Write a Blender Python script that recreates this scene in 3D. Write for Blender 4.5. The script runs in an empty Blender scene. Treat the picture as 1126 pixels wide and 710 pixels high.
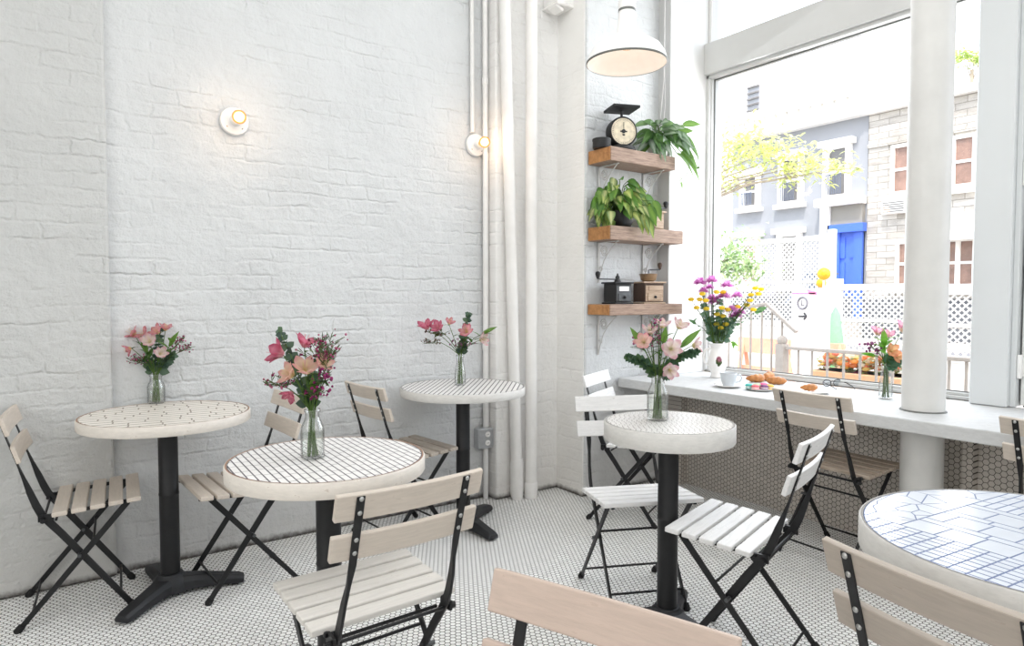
import bpy, bmesh, math, random
from mathutils import Vector, Matrix, noise
random.seed(11)
PI = math.pi
scene = bpy.context.scene
col = bpy.data.collections.new('cafe'); scene.collection.children.link(col)

# ------------------------------------------------------------------ camera
F = 728.0; CAM = Vector((0, 0, 1.245)); PITCH = math.atan(30 / F)
HEAD = math.radians(54.80)
FW = Vector((math.cos(HEAD) * math.cos(PITCH), math.sin(HEAD) * math.cos(PITCH), -math.sin(PITCH)))
RT = Vector((math.sin(HEAD), -math.cos(HEAD), 0)); UP = RT.cross(FW)
FLAT = Vector((math.cos(HEAD), math.sin(HEAD), 0))
cd = bpy.data.cameras.new('camera'); cam = bpy.data.objects.new('camera', cd); col.objects.link(cam)
cam.location = CAM; cam.rotation_euler = (PI / 2 - PITCH, 0, HEAD - PI / 2)
cd.sensor_width = 36; cd.lens = F / 1126 * 36; cd.clip_start = .02; cd.clip_end = 300
scene.camera = cam
def ray(px, py): return FW * F + RT * (px - 563) - UP * (py - 355)
def onx(px, py, X): r = ray(px, py); return CAM + r * (X / r.x)
def ony(px, py, Y): r = ray(px, py); return CAM + r * (Y / r.y)
def onz(px, py, Z): r = ray(px, py); return CAM + r * ((Z - CAM.z) / r.z)

# ------------------------------------------------------------------ materials
def lin(h):
    if isinstance(h, str):
        c = [int(h[i:i + 2], 16) / 255 for i in (0, 2, 4)]
        return tuple(x / 12.92 if x <= .04045 else ((x + .055) / 1.055) ** 2.4 for x in c) + (1,)
    return tuple(h) + (1,)
class NT:
    def __init__(s, name):
        s.m = bpy.data.materials.new(name); s.m.use_nodes = True
        s.t = s.m.node_tree; s.t.nodes.clear()
        s.out = s.n('ShaderNodeOutputMaterial')
    def n(s, kind, **kw):
        x = s.t.nodes.new(kind)
        for k, v in kw.items():
            if k.startswith('i_'): x.inputs[k[2:].replace('_', ' ')].default_value = v
            else: setattr(x, k, v)
        return x
    def l(s, a, b): s.t.links.new(a, b)
    def coord(s, kind='Object'): return s.n('ShaderNodeTexCoord').outputs[kind]
    def math(s, op, a, b=None, c=None):
        x = s.n('ShaderNodeMath', operation=op)
        for i, v in enumerate((a, b, c)):
            if v is None: continue
            if isinstance(v, (int, float)): x.inputs[i].default_value = v
            else: s.l(v, x.inputs[i])
        return x.outputs[0]
    def vmath(s, op, a, b=None, c=None, out=0):
        x = s.n('ShaderNodeVectorMath', operation=op)
        for i, v in enumerate((a, b, c)):
            if v is None: continue
            if isinstance(v, (tuple, list)): x.inputs[i].default_value = v
            else: s.l(v, x.inputs[i])
        return x.outputs[out]
    def mixc(s, f, a, b):
        x = s.n('ShaderNodeMix', data_type='RGBA')
        for i, v in ((0, f), (6, a), (7, b)):
            if isinstance(v, (int, float)): x.inputs[i].default_value = v
            elif isinstance(v, tuple): x.inputs[i].default_value = v
            else: s.l(v, x.inputs[i])
        return x.outputs[2]
    def ramp(s, f, stops):
        x = s.n('ShaderNodeValToRGB'); e = x.color_ramp.elements
        while len(e) < len(stops): e.new(.5)
        for q, (p, c) in zip(e, stops): q.position = p; q.color = c if len(c) == 4 else tuple(c) + (1,)
        s.l(f, x.inputs[0]); return x.outputs[0]
    def noise(s, vec, scale, detail=3, rough=.55):
        x = s.n('ShaderNodeTexNoise'); x.inputs['Scale'].default_value = scale
        x.inputs['Detail'].default_value = detail; x.inputs['Roughness'].default_value = rough
        s.l(vec, x.inputs['Vector']); return x.outputs['Fac']
    def scaled(s, vec, sc):
        x = s.n('ShaderNodeMapping'); x.inputs['Scale'].default_value = sc; s.l(vec, x.inputs['Vector']); return x.outputs[0]
    def bsdf(s, color, rough=.5, metal=0, normal=None, spec=None, coat=0):
        b = s.n('ShaderNodeBsdfPrincipled')
        for k, v in (('Base Color', color), ('Roughness', rough), ('Metallic', metal)):
            if isinstance(v, (int, float, tuple)): b.inputs[k].default_value = v
            else: s.l(v, b.inputs[k])
        if spec is not None: b.inputs['Specular IOR Level'].default_value = spec
        b.inputs['Coat Weight'].default_value = coat
        if normal is not None: s.l(normal, b.inputs['Normal'])
        s.l(b.outputs[0], s.out.inputs[0]); return b
    def bump(s, h, strength=.5, dist=.01):
        x = s.n('ShaderNodeBump'); x.inputs['Strength'].default_value = strength; x.inputs['Distance'].default_value = dist
        s.l(h, x.inputs['Height']); return x.outputs[0]
def paint(name, h, rough=.5, metal=0, var=.12, scale=30, bump=0, spec=None, coat=0):
    t = NT(name); c = lin(h); v = t.coord(); f = t.noise(v, scale)
    d = tuple(x * (1 - var) for x in c[:3]) + (1,)
    cc = t.ramp(f, [(.3, d), (.7, c)])
    t.bsdf(cc, rough, metal, t.bump(f, bump, .002) if bump else None, spec, coat); return t.m
def whitewash(name, h, worn, amt=.5, axis=(1.5, 14, 14)):
    t = NT(name); v = t.coord(); f = t.noise(t.scaled(v, axis), 9, 6, .65)
    g = t.noise(v, 28, 4, .6)
    m = t.math('MULTIPLY', t.math('GREATER_THAN', f, .63), t.math('MULTIPLY', t.math('GREATER_THAN', g, .52), amt))
    base = t.ramp(f, [(.25, tuple(x * .84 for x in lin(h)[:3])), (.65, lin(h))])
    t.bsdf(t.mixc(m, base, lin(worn)), .55, 0, t.bump(f, .25, .002)); return t.m
def wood(name, dark, light, axis=(2, 22, 22), rough=.6, scale=5):
    t = NT(name); v = t.coord(); f = t.noise(t.scaled(v, axis), scale, 6, .65)
    g = t.noise(v, 14, 3)
    c = t.ramp(f, [(.28, lin(dark)), (.68, lin(light))])
    c = t.mixc(t.math('MULTIPLY', g, .35), c, lin(dark))
    t.bsdf(c, rough, 0, t.bump(f, .4, .003)); return t.m
def thin_glass(name, tint=(1, 1, 1), refl=.07, edge=.5, dark=0.0):
    t = NT(name)
    a = t.n('ShaderNodeBsdfTransparent'); lw0 = t.n('ShaderNodeLayerWeight'); lw0.inputs['Blend'].default_value = .5
    t.l(t.ramp(lw0.outputs['Facing'], [(.45, tint), (.98, tuple(x * (1 - dark) for x in tint))]), a.inputs[0])
    b = t.n('ShaderNodeBsdfGlossy'); b.inputs['Roughness'].default_value = .03
    lw = t.n('ShaderNodeLayerWeight'); lw.inputs['Blend'].default_value = .35
    f = t.math('MULTIPLY_ADD', lw.outputs['Facing'], edge, refl)
    n_ = t.noise(t.coord(), 3); f = t.math('MULTIPLY', f, t.math('MULTIPLY_ADD', n_, .1, .95))
    mx = t.n('ShaderNodeMixShader'); t.l(f, mx.inputs[0]); t.l(a.outputs[0], mx.inputs[1]); t.l(b.outputs[0], mx.inputs[2])
    t.l(mx.outputs[0], t.out.inputs[0]); return t.m
def glow(name, h, strength):
    t = NT(name); e = t.n('ShaderNodeEmission'); v = t.coord(); f = t.noise(v, 60)
    c = lin(h); t.l(t.ramp(f, [(.2, c), (.8, tuple(min(1, x * 1.1) for x in c[:3]))]), e.inputs[0]); e.inputs[1].default_value = strength
    t.l(e.outputs[0], t.out.inputs[0]); return t.m
def hot_bulb(name):
    t = NT(name); lw = t.n('ShaderNodeLayerWeight'); lw.inputs['Blend'].default_value = .5
    n_ = t.noise(t.coord(), 40); f = t.math('MULTIPLY_ADD', n_, .12, lw.outputs['Facing'])
    e = t.n('ShaderNodeEmission'); t.l(t.ramp(f, [(.18, (1, .86, .6)), (.45, (1, .45, .12)), (.9, (.85, .36, .16))]), e.inputs[0])
    t.l(t.ramp(f, [(.15, (1, 1, 1)), (.5, (.16, .16, .16))]), e.inputs[1])
    m = t.math('MULTIPLY', e.inputs[1].links[0].from_socket, 8.0); t.l(m, e.inputs[1]); t.l(e.outputs[0], t.out.inputs[0]); return t.m
def leafy(name, rough=.5, trans=.35):
    t = NT(name); a = t.n('ShaderNodeAttribute', attribute_name='Col')
    f = t.noise(t.coord(), 120, 2)
    c = t.mixc(t.math('MULTIPLY', f, .35), a.outputs[0], (.02, .03, .015, 1))
    b = t.n('ShaderNodeBsdfPrincipled'); t.l(c, b.inputs['Base Color']); b.inputs['Roughness'].default_value = rough
    tr = t.n('ShaderNodeBsdfTranslucent'); t.l(a.outputs[0], tr.inputs[0])
    mx = t.n('ShaderNodeMixShader'); mx.inputs[0].default_value = trans
    t.l(b.outputs[0], mx.inputs[1]); t.l(tr.outputs[0], mx.inputs[2]); t.l(mx.outputs[0], t.out.inputs[0]); return t.m

def hex_field(t, vec, w):
    """hexagon tiling of width w in the xy of vec -> distance from tile centre (0..0.5), random per tile"""
    p = t.vmath('MULTIPLY', vec, (1 / w, 1 / w, 0))
    s = (1, math.sqrt(3), 1)
    def cell(off):
        q = t.vmath('ADD', p, off)
        fl = t.vmath('FLOOR', t.vmath('DIVIDE', q, s))
        c = t.vmath('MULTIPLY', fl, s)
        loc = t.vmath('SUBTRACT', t.vmath('SUBTRACT', q, c), (.5, math.sqrt(3) / 2, 0))
        loc = t.vmath('MULTIPLY', loc, (1, 1, 0))
        return loc, t.vmath('SUBTRACT', p, loc)
    a, ca = cell((0, 0, 0)); b, cb = cell((.5, math.sqrt(3) / 2, 0))
    la = t.vmath('LENGTH', a, out=1); lb = t.vmath('LENGTH', b, out=1)
    sel = t.math('LESS_THAN', la, lb)
    mx = t.n('ShaderNodeMix', data_type='VECTOR'); t.l(sel, mx.inputs[0]); t.l(b, mx.inputs[4]); t.l(a, mx.inputs[5])
    g = t.vmath('ABSOLUTE', mx.outputs[1])
    d = t.math('MAXIMUM', t.vmath('DOT_PRODUCT', g, (1, 0, 0), out=1), t.vmath('DOT_PRODUCT', g, (.5, math.sqrt(3) / 2, 0), out=1))
    mc = t.n('ShaderNodeMix', data_type='VECTOR'); t.l(sel, mc.inputs[0]); t.l(cb, mc.inputs[4]); t.l(ca, mc.inputs[5])
    wn = t.n('ShaderNodeTexWhiteNoise'); t.l(mc.outputs[1], wn.inputs[0])
    return d, wn.outputs['Value']
def hex_mat(name, w, tile, grout, gap, plane='xy', dirt=.3):
    t = NT(name); v = t.coord()
    if plane == 'yz':
        sx = t.n('ShaderNodeSeparateXYZ'); t.l(v, sx.inputs[0]); cx = t.n('ShaderNodeCombineXYZ')
        t.l(sx.outputs[1], cx.inputs[1]); t.l(sx.outputs[2], cx.inputs[0]); v2 = cx.outputs[0]
    elif plane == 'xz':
        sx = t.n('ShaderNodeSeparateXYZ'); t.l(v, sx.inputs[0]); cx = t.n('ShaderNodeCombineXYZ')
        t.l(sx.outputs[0], cx.inputs[1]); t.l(sx.outputs[2], cx.inputs[0]); v2 = cx.outputs[0]
    else: v2 = v
    d, r = hex_field(t, v2, w)
    e = t.n('ShaderNodeMapRange'); t.l(d, e.inputs[0])
    e.inputs[1].default_value = .5 - gap * 1.25; e.inputs[2].default_value = .5 - gap * .75
    c = lin(tile)
    tc = t.ramp(r, [(0, tuple(x * .86 for x in c[:3])), (1, c)])
    n1 = t.noise(v, 1.7, 4, .6)
    tc = t.mixc(t.math('MULTIPLY', t.ramp(n1, [(.4, (0, 0, 0)), (.75, (1, 1, 1))]), dirt), tc, tuple(x * .72 for x in c[:3]) + (1,))
    cc = t.mixc(e.outputs[0], tc, lin(grout))
    rg = t.math('MULTIPLY_ADD', e.outputs[0], .5, .28)
    h = t.math('SUBTRACT', 1, e.outputs[0])
    t.bsdf(cc, rg, 0, t.bump(h, .4, .0012)); return t.m

def brick_wall(name, axis, h='d2d4d5', bump=1.0, gloss=.5):
    """thick old white paint over rough bricks. axis: which horizontal object axis runs along the wall"""
    t = NT(name); v = t.coord()
    sx = t.n('ShaderNodeSeparateXYZ'); t.l(v, sx.inputs[0]); cx = t.n('ShaderNodeCombineXYZ')
    t.l(sx.outputs[axis], cx.inputs[0]); t.l(sx.outputs[2], cx.inputs[1]); w = cx.outputs[0]
    nz = t.n('ShaderNodeTexNoise'); nz.inputs['Scale'].default_value = 5; nz.inputs['Detail'].default_value = 4; t.l(w, nz.inputs['Vector'])
    off = t.vmath('MULTIPLY', t.vmath('SUBTRACT', nz.outputs['Color'], (.5, .5, .5)), (.075, .04, 0))
    nz2 = t.n('ShaderNodeTexNoise'); nz2.inputs['Scale'].default_value = 26; nz2.inputs['Detail'].default_value = 3; t.l(w, nz2.inputs['Vector'])
    off2 = t.vmath('MULTIPLY', t.vmath('SUBTRACT', nz2.outputs['Color'], (.5, .5, .5)), (.026, .02, 0))
    ww = t.vmath('ADD', t.vmath('ADD', w, off), off2)
    b = t.n('ShaderNodeTexBrick'); t.l(ww, b.inputs['Vector'])
    b.inputs['Scale'].default_value = 1; b.inputs['Mortar Size'].default_value = .011; b.inputs['Mortar Smooth'].default_value = 1
    b.inputs['Brick Width'].default_value = .205; b.inputs['Row Height'].default_value = .0705; b.inputs['Bias'].default_value = 0
    b.inputs['Color1'].default_value = (.35, .35, .35, 1); b.inputs['Color2'].default_value = (1, 1, 1, 1); b.inputs['Mortar'].default_value = (.6, .6, .6, 1)
    big = t.noise(w, 3.0, 3, .5)
    # joints fade in and out under the paint
    fade = t.ramp(t.noise(t.scaled(w, (1, 1.6, 1)), 2.6, 4, .6), [(.42, (.03, .03, .03)), (.7, (1, 1, 1))])
    joint = t.math('MULTIPLY', b.outputs['Fac'], fade)
    rough_ = t.noise(w, 30, 7, .68); med = t.noise(w, 12, 4, .6)
    bt = t.n('ShaderNodeSeparateColor'); t.l(b.outputs['Color'], bt.inputs[0])
    hgt = t.math('MULTIPLY', joint, -.46)
    hgt = t.math('MULTIPLY_ADD', bt.outputs[0], .12, hgt)
    hgt = t.math('MULTIPLY_ADD', med, .9, hgt)
    hgt = t.math('MULTIPLY_ADD', rough_, .62, hgt)
    hgt = t.math('MULTIPLY_ADD', big, 1.1, hgt)
    c = lin(h)
    cc = t.ramp(big, [(.3, tuple(x * .93 for x in c[:3])), (.7, c)])
    # browner towards the floor, dark line at its foot, thin grey in the deepest joints
    lowz = t.n('ShaderNodeMapRange'); t.l(t.math('ADD', sx.outputs[2], t.math('MULTIPLY', med, .25)), lowz.inputs[0])
    lowz.inputs[1].default_value = .75; lowz.inputs[2].default_value = .02; lowz.inputs[3].default_value = 0; lowz.inputs[4].default_value = .22
    cc = t.mixc(lowz.outputs[0], cc, lin('b9ad9f'))
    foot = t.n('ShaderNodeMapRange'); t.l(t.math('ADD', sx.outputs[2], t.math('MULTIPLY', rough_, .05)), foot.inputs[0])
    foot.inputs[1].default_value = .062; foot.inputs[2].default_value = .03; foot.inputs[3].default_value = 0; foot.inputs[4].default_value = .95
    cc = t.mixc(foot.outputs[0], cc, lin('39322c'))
    crack = t.math('MULTIPLY', t.math('GREATER_THAN', rough_, .6), t.math('MULTIPLY', joint, .18))
    cc = t.mixc(crack, cc, lin('8d877f'))
    t.bsdf(cc, gloss, 0, t.bump(hgt, bump, .012)); return t.m

M = dict(
    brick=brick_wall('painted_brick_along_x', 0), brick_grey=brick_wall('painted_brick_grey', 0, 'c6c7c6', 1.0), bricky_lit=brick_wall('painted_brick_along_y_lit', 1, 'efeeeb', .5), brickc_lit=brick_wall('painted_brick_corner_lit', 0, 'f0efed', .8),  # corner and along-y bricks are lighter copies, extra brightness put into the colour
    framew=paint('window_frame_paint', 'cfcfcd', .45, var=.04, scale=4), columnp=paint('column_paint', 'dcdbd8', .45, var=.08, scale=8, bump=.3), posttrim=paint('cool_white_post_paint', 'd9dcdd', .45, var=.03, scale=4), jamb_shade=paint('jamb_shade_grey', 'c6c6c5', .6, var=.06, scale=6), plaster=paint('white_trim_paint', 'e4e4e2', .45, var=.04, scale=4), ceiling=paint('ceiling_paint', 'f2f1ee', .8, var=.04, scale=3),
    floor=hex_mat('hex_floor_tile', .0225, 'fafaf8', '4e4a46', .07, 'xy', .12), tile=hex_mat('hex_wall_tile', .0268, 'cbc3ba', '3e3833', .05, 'yz', .15),
    tilex=hex_mat('hex_wall_tile_side', .0268, 'cbc3ba', '3e3833', .05, 'xz', .15),
    white_wood=whitewash('white_painted_slats', 'e6e5e4', 'a8a29a', .5), beige_wood=whitewash('whitewashed_slats', 'cdc2b6', '8f7f70', .35),
    pink_wood_shaded=whitewash('warm_shaded_slats', 'c9b5a8', 'a8917f', .3), grey_seat=whitewash('pale_grey_seat_slats', 'dad6d0', '8f7f70', .3),  # warm pinkish slats, darkened to carry the shade on that chair
    beige_wood_shaded=whitewash('shaded_whitewashed_slats', 'b3a89d', '8f7f70', .4), worn_wood=wood('weathered_brown_slats', '8d7a68', 'c9bcae'), worn_grey=wood('weathered_grey_slats', '9c9084', 'cfc6bb'),  # first entry: beige slats with the shaded side's darkness put into the colour
    black=paint('black_steel', '1d1d1f', .42, .3, .25, 40), base=paint('black_cast_iron', '2b2c2f', .5, .3, .25, 12, .2), rubber=paint('black_rubber', '151515', .8),
    chrome=paint('zinc_screw', 'b9b9b7', .3, .9), rim=whitewash('table_rim_whitewash', 'e2dbd2', '9a8470', .35, (3, 3, 10)),
    rim_white=whitewash('table_rim_white', 'dbd9d5', 'b3aca4', .3, (3, 3, 10)), edge=paint('bare_wood_edge', '96705a', .7),
    grout_dark=paint('dark_grout', '5b565c', .9), grout_mid=paint('grey_grout', 'a59d93', .9), grout_light=paint('pale_grout', '96938f', .9), grout_blue=paint('blue_grey_grout', '6f7c9e', .9),
    tile_w=paint('white_glazed_tile', 'f1efec', .22, var=.06, scale=25), tile_b=paint('pale_marble_tile', 'd6dce6', .18, var=.1, scale=14), tile_c=paint('cream_tile', 'ebe5dc', .3, var=.05, scale=18),
    pipe=paint('white_pipe_paint', 'eceae7', .45, var=.08, scale=8, bump=.3), cond=paint('conduit_paint', 'eae9e7', .45, var=.1, scale=10), boxm=paint('grey_metal_box', 'b9bbbd', .45, .5),
    cup_shaded=paint('shaded_white_cup_glaze', 'c9ced3', .25, var=.03), countertop=whitewash('white_painted_counter', 'cfd0d0', 'a39e98', .3, (3, 3, 10)), ceramic=paint('white_ceramic', 'f3f1ee', .2, var=.04), enamel=paint('white_enamel', 'f2f1ef', .3, var=.04), trim_dark=paint('dark_rim_line', '6e706c', .5),  # cup white is cooled and darkened to stand in for its shade
    shelf=wood('reclaimed_wood_shelf', '6f5748', 'b59a87', (2, 18, 18)), shelf_end=wood('cut_wood_end', '8f5f34', 'c9935c', (6, 6, 6)),
    iron=paint('white_iron', 'c4c2bf', .5), dark=paint('matt_black', '17181a', .55, var=.2), blackpot=paint('black_pot', '131416', .5), steel=paint('worn_steel', '5c5e60', .4, .6, .3, 30),
    brownbox=wood('dark_brown_box', '3b2b23', '5c463a'), tanbox=wood('tan_wood_box', '9a8069', 'c7b29c'), brass=paint('worn_brass', 'b7a084', .35, .7, .3, 25), dial=paint('rusty_cream_dial', 'e9dcc2', .5, var=.28, scale=38),
    glass=thin_glass('clear_bottle_glass', (.975, .982, .976), .05, .35, .36), water=thin_glass('water', (.975, .988, .975), .02, .1, .15), window=thin_glass('window_glass', (.985, .99, .99), .02, .04),
    leaf=leafy('leaves'), petal=leafy('petals', .6, .6), bulb=hot_bulb('lit_bulb'), bulbglass=thin_glass('bulb_glass', (1, .9, .8), .06, .3), filament=glow('filament', 'ffd79a', 3),
    pastry=paint('golden_pastry', 'c78448', .5, var=.4, scale=45, bump=.4), lens=thin_glass('lens', (.9, .92, .94), .08, .3),
)

# ------------------------------------------------------------------ mesh helper
class MB:
    def __init__(s): s.v = []; s.f = []; s.c = []; s.mi = []; s.cur = 0; s.colr = (1, 1, 1)
    def add(s, vs, fs, c=None):
        o = len(s.v); s.v += [tuple(x) for x in vs]
        if c is None: c = s.colr
        s.c += list(c) if isinstance(c, list) else [c] * len(vs)
        for f in fs: s.f.append(tuple(o + i for i in f)); s.mi.append(s.cur)
    def box(s, c, size, R=None):
        c = Vector(c); h = [x / 2 for x in size]
        vs = []
        for i in range(8):
            p = Vector((h[0] * (1 if i & 1 else -1), h[1] * (1 if i & 2 else -1), h[2] * (1 if i & 4 else -1)))
            vs.append(c + (R @ p if R is not None else p))
        s.add(vs, [(0, 2, 3, 1), (4, 5, 7, 6), (0, 1, 5, 4), (2, 6, 7, 3), (0, 4, 6, 2), (1, 3, 7, 5)]); return s
    def span(s, a, b): 
        return s.box([(x + y) / 2 for x, y in zip(a, b)], [abs(y - x) for x, y in zip(a, b)])
    def sweep(s, pts, sect, side=(1, 0, 0), closed_caps=True):
        """sect: list (per point or single) of 2-D outlines in (side, normal) space"""
        pts = [Vector(p) for p in pts]; n = len(pts); side = Vector(side).normalized(); vs = []
        multi = isinstance(sect[0][0], (tuple, list))
        k = len(sect[0]) if multi else len(sect)
        for i, p in enumerate(pts):
            d = (pts[min(i + 1, n - 1)] - pts[max(i - 1, 0)]).normalized()
            sd = (side - d * side.dot(d))
            if sd.length < 1e-4: sd = d.orthogonal()
            sd.normalize(); nn = d.cross(sd)
            for a, b in (sect[i] if multi else sect): vs.append(p + sd * a + nn * b)
        fs = []
        for i in range(n - 1):
            for j in range(k): fs.append((i * k + j, i * k + (j + 1) % k, (i + 1) * k + (j + 1) % k, (i + 1) * k + j))
        if closed_caps: fs.append(tuple(range(k - 1, -1, -1))); fs.append(tuple((n - 1) * k + j for j in range(k)))
        s.add(vs, fs); return s
    def tube(s, pts, r, seg=8, side=(.31, .52, .8)):
        rs = r if isinstance(r, (list, tuple)) else [r] * len(pts)
        return s.sweep(pts, [[(q * math.cos(2 * PI * j / seg), q * math.sin(2 * PI * j / seg)) for j in range(seg)] for q in rs], side)
    def lathe(s, prof, seg=32, c=(0, 0, 0), axis=None):
        R = axis if axis is not None else Matrix.Identity(3); c = Vector(c); vs = []; fs = []; n = len(prof)
        for r, z in prof:
            for j in range(seg):
                a = 2 * PI * j / seg; vs.append(c + R @ Vector((r * math.cos(a), r * math.sin(a), z)))
        for i in range(n - 1):
            for j in range(seg): fs.append((i * seg + j, i * seg + (j + 1) % seg, (i + 1) * seg + (j + 1) % seg, (i + 1) * seg + j))
        if prof[0][0] > 1e-6: fs.append(tuple(range(seg - 1, -1, -1)))
        if prof[-1][0] > 1e-6: fs.append(tuple((n - 1) * seg + j for j in range(seg)))
        s.add(vs, fs); return s
    def shell(s, prof, seg=32, c=(0, 0, 0), axis=None):
        """open lathe, no caps"""
        R = axis if axis is not None else Matrix.Identity(3); c = Vector(c); vs = []; fs = []
        for r, z in prof:
            for j in range(seg):
                a = 2 * PI * j / seg; vs.append(c + R @ Vector((r * math.cos(a), r * math.sin(a), z)))
        for i in range(len(prof) - 1):
            for j in range(seg): fs.append((i * seg + j, i * seg + (j + 1) % seg, (i + 1) * seg + (j + 1) % seg, (i + 1) * seg + j))
        s.add(vs, fs); return s
    def ball(s, c, r, seg=10, rings=6, sc=(1, 1, 1), col=None, jit=0):
        vs = []; fs = []; c = Vector(c)
        for i in range(rings + 1):
            th = PI * i / rings
            for j in range(seg):
                a = 2 * PI * j / seg; k = r * (1 + (random.uniform(-jit, jit) if 0 < i < rings else 0))
                vs.append(c + Vector((k * sc[0] * math.sin(th) * math.cos(a), k * sc[1] * math.sin(th) * math.sin(a), k * sc[2] * math.cos(th))))
        for i in range(rings):
            for j in range(seg): fs.append((i * seg + j, (i + 1) * seg + j, (i + 1) * seg + (j + 1) % seg, i * seg + (j + 1) % seg))
        s.add(vs, fs, col); return s
    def prism(s, poly, z0, z1, flip=False):
        n = len(poly); vs = [(x, y, z0) for x, y in poly] + [(x, y, z1) for x, y in poly]
        fs = [tuple(range(n - 1, -1, -1)), tuple(range(n, 2 * n))] + [(i, (i + 1) % n, n + (i + 1) % n, n + i) for i in range(n)]
        s.add(vs, fs); return s
    def leaf(s, p, d, up, L, W, c, droop=.5, c2=None, n=5, cup=.25):
        """pointed leaf growing from p along d; c edge colour, c2 centre colour"""
        p = Vector(p); d = Vector(d).normalized(); up = Vector(up)
        sd = d.cross(up)
        if sd.length < 1e-3: sd = d.orthogonal()
        sd.normalize(); nn = sd.cross(d).normalized(); vs = []; cs = []; fs = []
        c2 = c2 or c
        for i in range(n + 1):
            t = i / n; w = W / 2 * (math.sin(PI * min(1, t * .93 + .07) ** .8)) if i < n else 0.0003
            q = p + d * (L * t) - Vector((0, 0, 1)) * (droop * L * t * t) 
            vs += [q - sd * w + nn * (w * cup), q, q + sd * w + nn * (w * cup)]; cs += [c, c2, c]
        for i in range(n):
            a = i * 3; fs += [(a, a + 1, a + 4, a + 3), (a + 1, a + 2, a + 5, a + 4)]
        s.add(vs, fs, cs); return s
    def build(s, name, mat, parent=None, smooth=False, bevel=0, loc=None, seg=1):
        me = bpy.data.meshes.new(name); me.from_pydata(s.v, [], s.f)
        mats = mat if isinstance(mat, list) else [mat]
        for m in mats: me.materials.append(M[m] if isinstance(m, str) else m)
        for p, i in zip(me.polygons, s.mi): p.material_index = min(i, len(mats) - 1); p.use_smooth = bool(smooth)
        if any(c != (1, 1, 1) for c in s.c):
            a = me.color_attributes.new('Col', 'FLOAT_COLOR', 'POINT')
            for i, c in enumerate(s.c): a.data[i].color = (c[0], c[1], c[2], 1)
        bm = bmesh.new(); bm.from_mesh(me); bmesh.ops.recalc_face_normals(bm, faces=bm.faces); bm.to_mesh(me); bm.free()
        if smooth and smooth is not True and smooth > 1:
            try: me.set_sharp_from_angle(angle=math.radians(smooth))
            except Exception: pass
        o = bpy.data.objects.new(name, me); col.objects.link(o)
        if parent is not None: o.parent = parent
        if loc is not None: o.location = loc
        if bevel:
            b = o.modifiers.new('bevel', 'BEVEL'); b.width = bevel; b.segments = seg; b.limit_method = 'ANGLE'; b.angle_limit = math.radians(40)
        return o
def tag(o, label, cat, group=None, kind=None):
    o['label'] = label; o['category'] = cat
    if group: o['group'] = group
    if kind: o['kind'] = kind
    return o
def thing(name, label, cat, loc=(0, 0, 0), rz=0, group=None):
    o = bpy.data.objects.new(name, None); col.objects.link(o); o.empty_display_size = .05
    o.location = loc; o.rotation_euler = (0, 0, rz); return tag(o, label, cat, group)
def structure(name, mb, mat, **kw):
    o = mb.build(name, mat, **kw); o['kind'] = 'structure'; return o
def rotz(a): return Matrix.Rotation(a, 3, 'Z')

# ------------------------------------------------------------------ room shell
LW = 3.41; XW = 3.45; WX = 3.66; PF = 3.05; CEIL = 3.75
structure('floor', MB().span((-2.6, -2.6, -.1), (XW + .12, LW + .3, 0)), 'floor')
structure('ceiling', MB().span((-2.6, -2.6, CEIL), (WX + .3, LW + .3, CEIL + .12)), 'ceiling')
structure('wall_left', MB().span((.235, LW, 0), (2.22, LW + .25, CEIL)), 'brick')
structure('wall_left_front', MB().span((-2.6, LW - .035, 0), (.235, LW + .25, CEIL)), 'brick_grey', bevel=.012, seg=2)  # greyer tone than the wall beside it
structure('wall_left_corner', MB().span((2.22, 3.315, 0), (2.75, LW + .25, CEIL)), 'brickc_lit', bevel=.01, seg=2)
structure('wall_left_pier', MB().span((2.70, PF, 0), (XW - .01, LW + .25, CEIL)), ['brick'], bevel=.012, seg=2)
structure('wall_left_return', MB().span((2.694, PF + .012, 0), (2.70, 3.33, CEIL)), 'bricky_lit')
structure('wall_back', MB().span((-2.7, -2.6, 0), (-2.6, LW + .3, CEIL)), 'plaster')
structure('wall_front', MB().span((-2.7, -2.7, 0), (WX + .3, -2.6, CEIL)), 'plaster')
YL, YR = 2.95, 1.325          # window opening along y, room side of the window frame
structure('wall_right_below', MB().span((XW, -2.6, 0), (WX + .04, PF + .3, .665)), 'tile')
structure('wall_right_tile_stub', MB().span((XW - .055, 2.885, 0), (XW, PF, .66)), ['tilex'])
structure('wall_right_rib', MB().span((XW - .05, 1.215, 0), (XW, 1.26, .66)), 'tile')
structure('wall_right_jamb', MB().span((3.335, YL, .727), (WX + .2, PF + .3, CEIL)), 'plaster')
structure('trim_jamb_shade', MB().span((3.33, YL + .004, .727), (3.335, PF + .05, CEIL)), 'jamb_shade')  # thin grey sheet, the shade of this jamb face put into colour
structure('wall_right_post', MB().span((3.63, 1.172, .727), (WX + .2, YR, CEIL)), 'posttrim', bevel=.004)
structure('trim_post_edge', MB().span((3.665, 1.15, .727), (WX + .2, 1.172, CEIL)), 'posttrim', bevel=.002)
structure('wall_right_above', MB().span((WX, -2.6, 3.52), (WX + .2, YL, CEIL)), 'plaster')
structure('wall_right_end', MB().span((WX, -2.6, .727), (WX + .2, .2, 3.52)), 'plaster')
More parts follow.
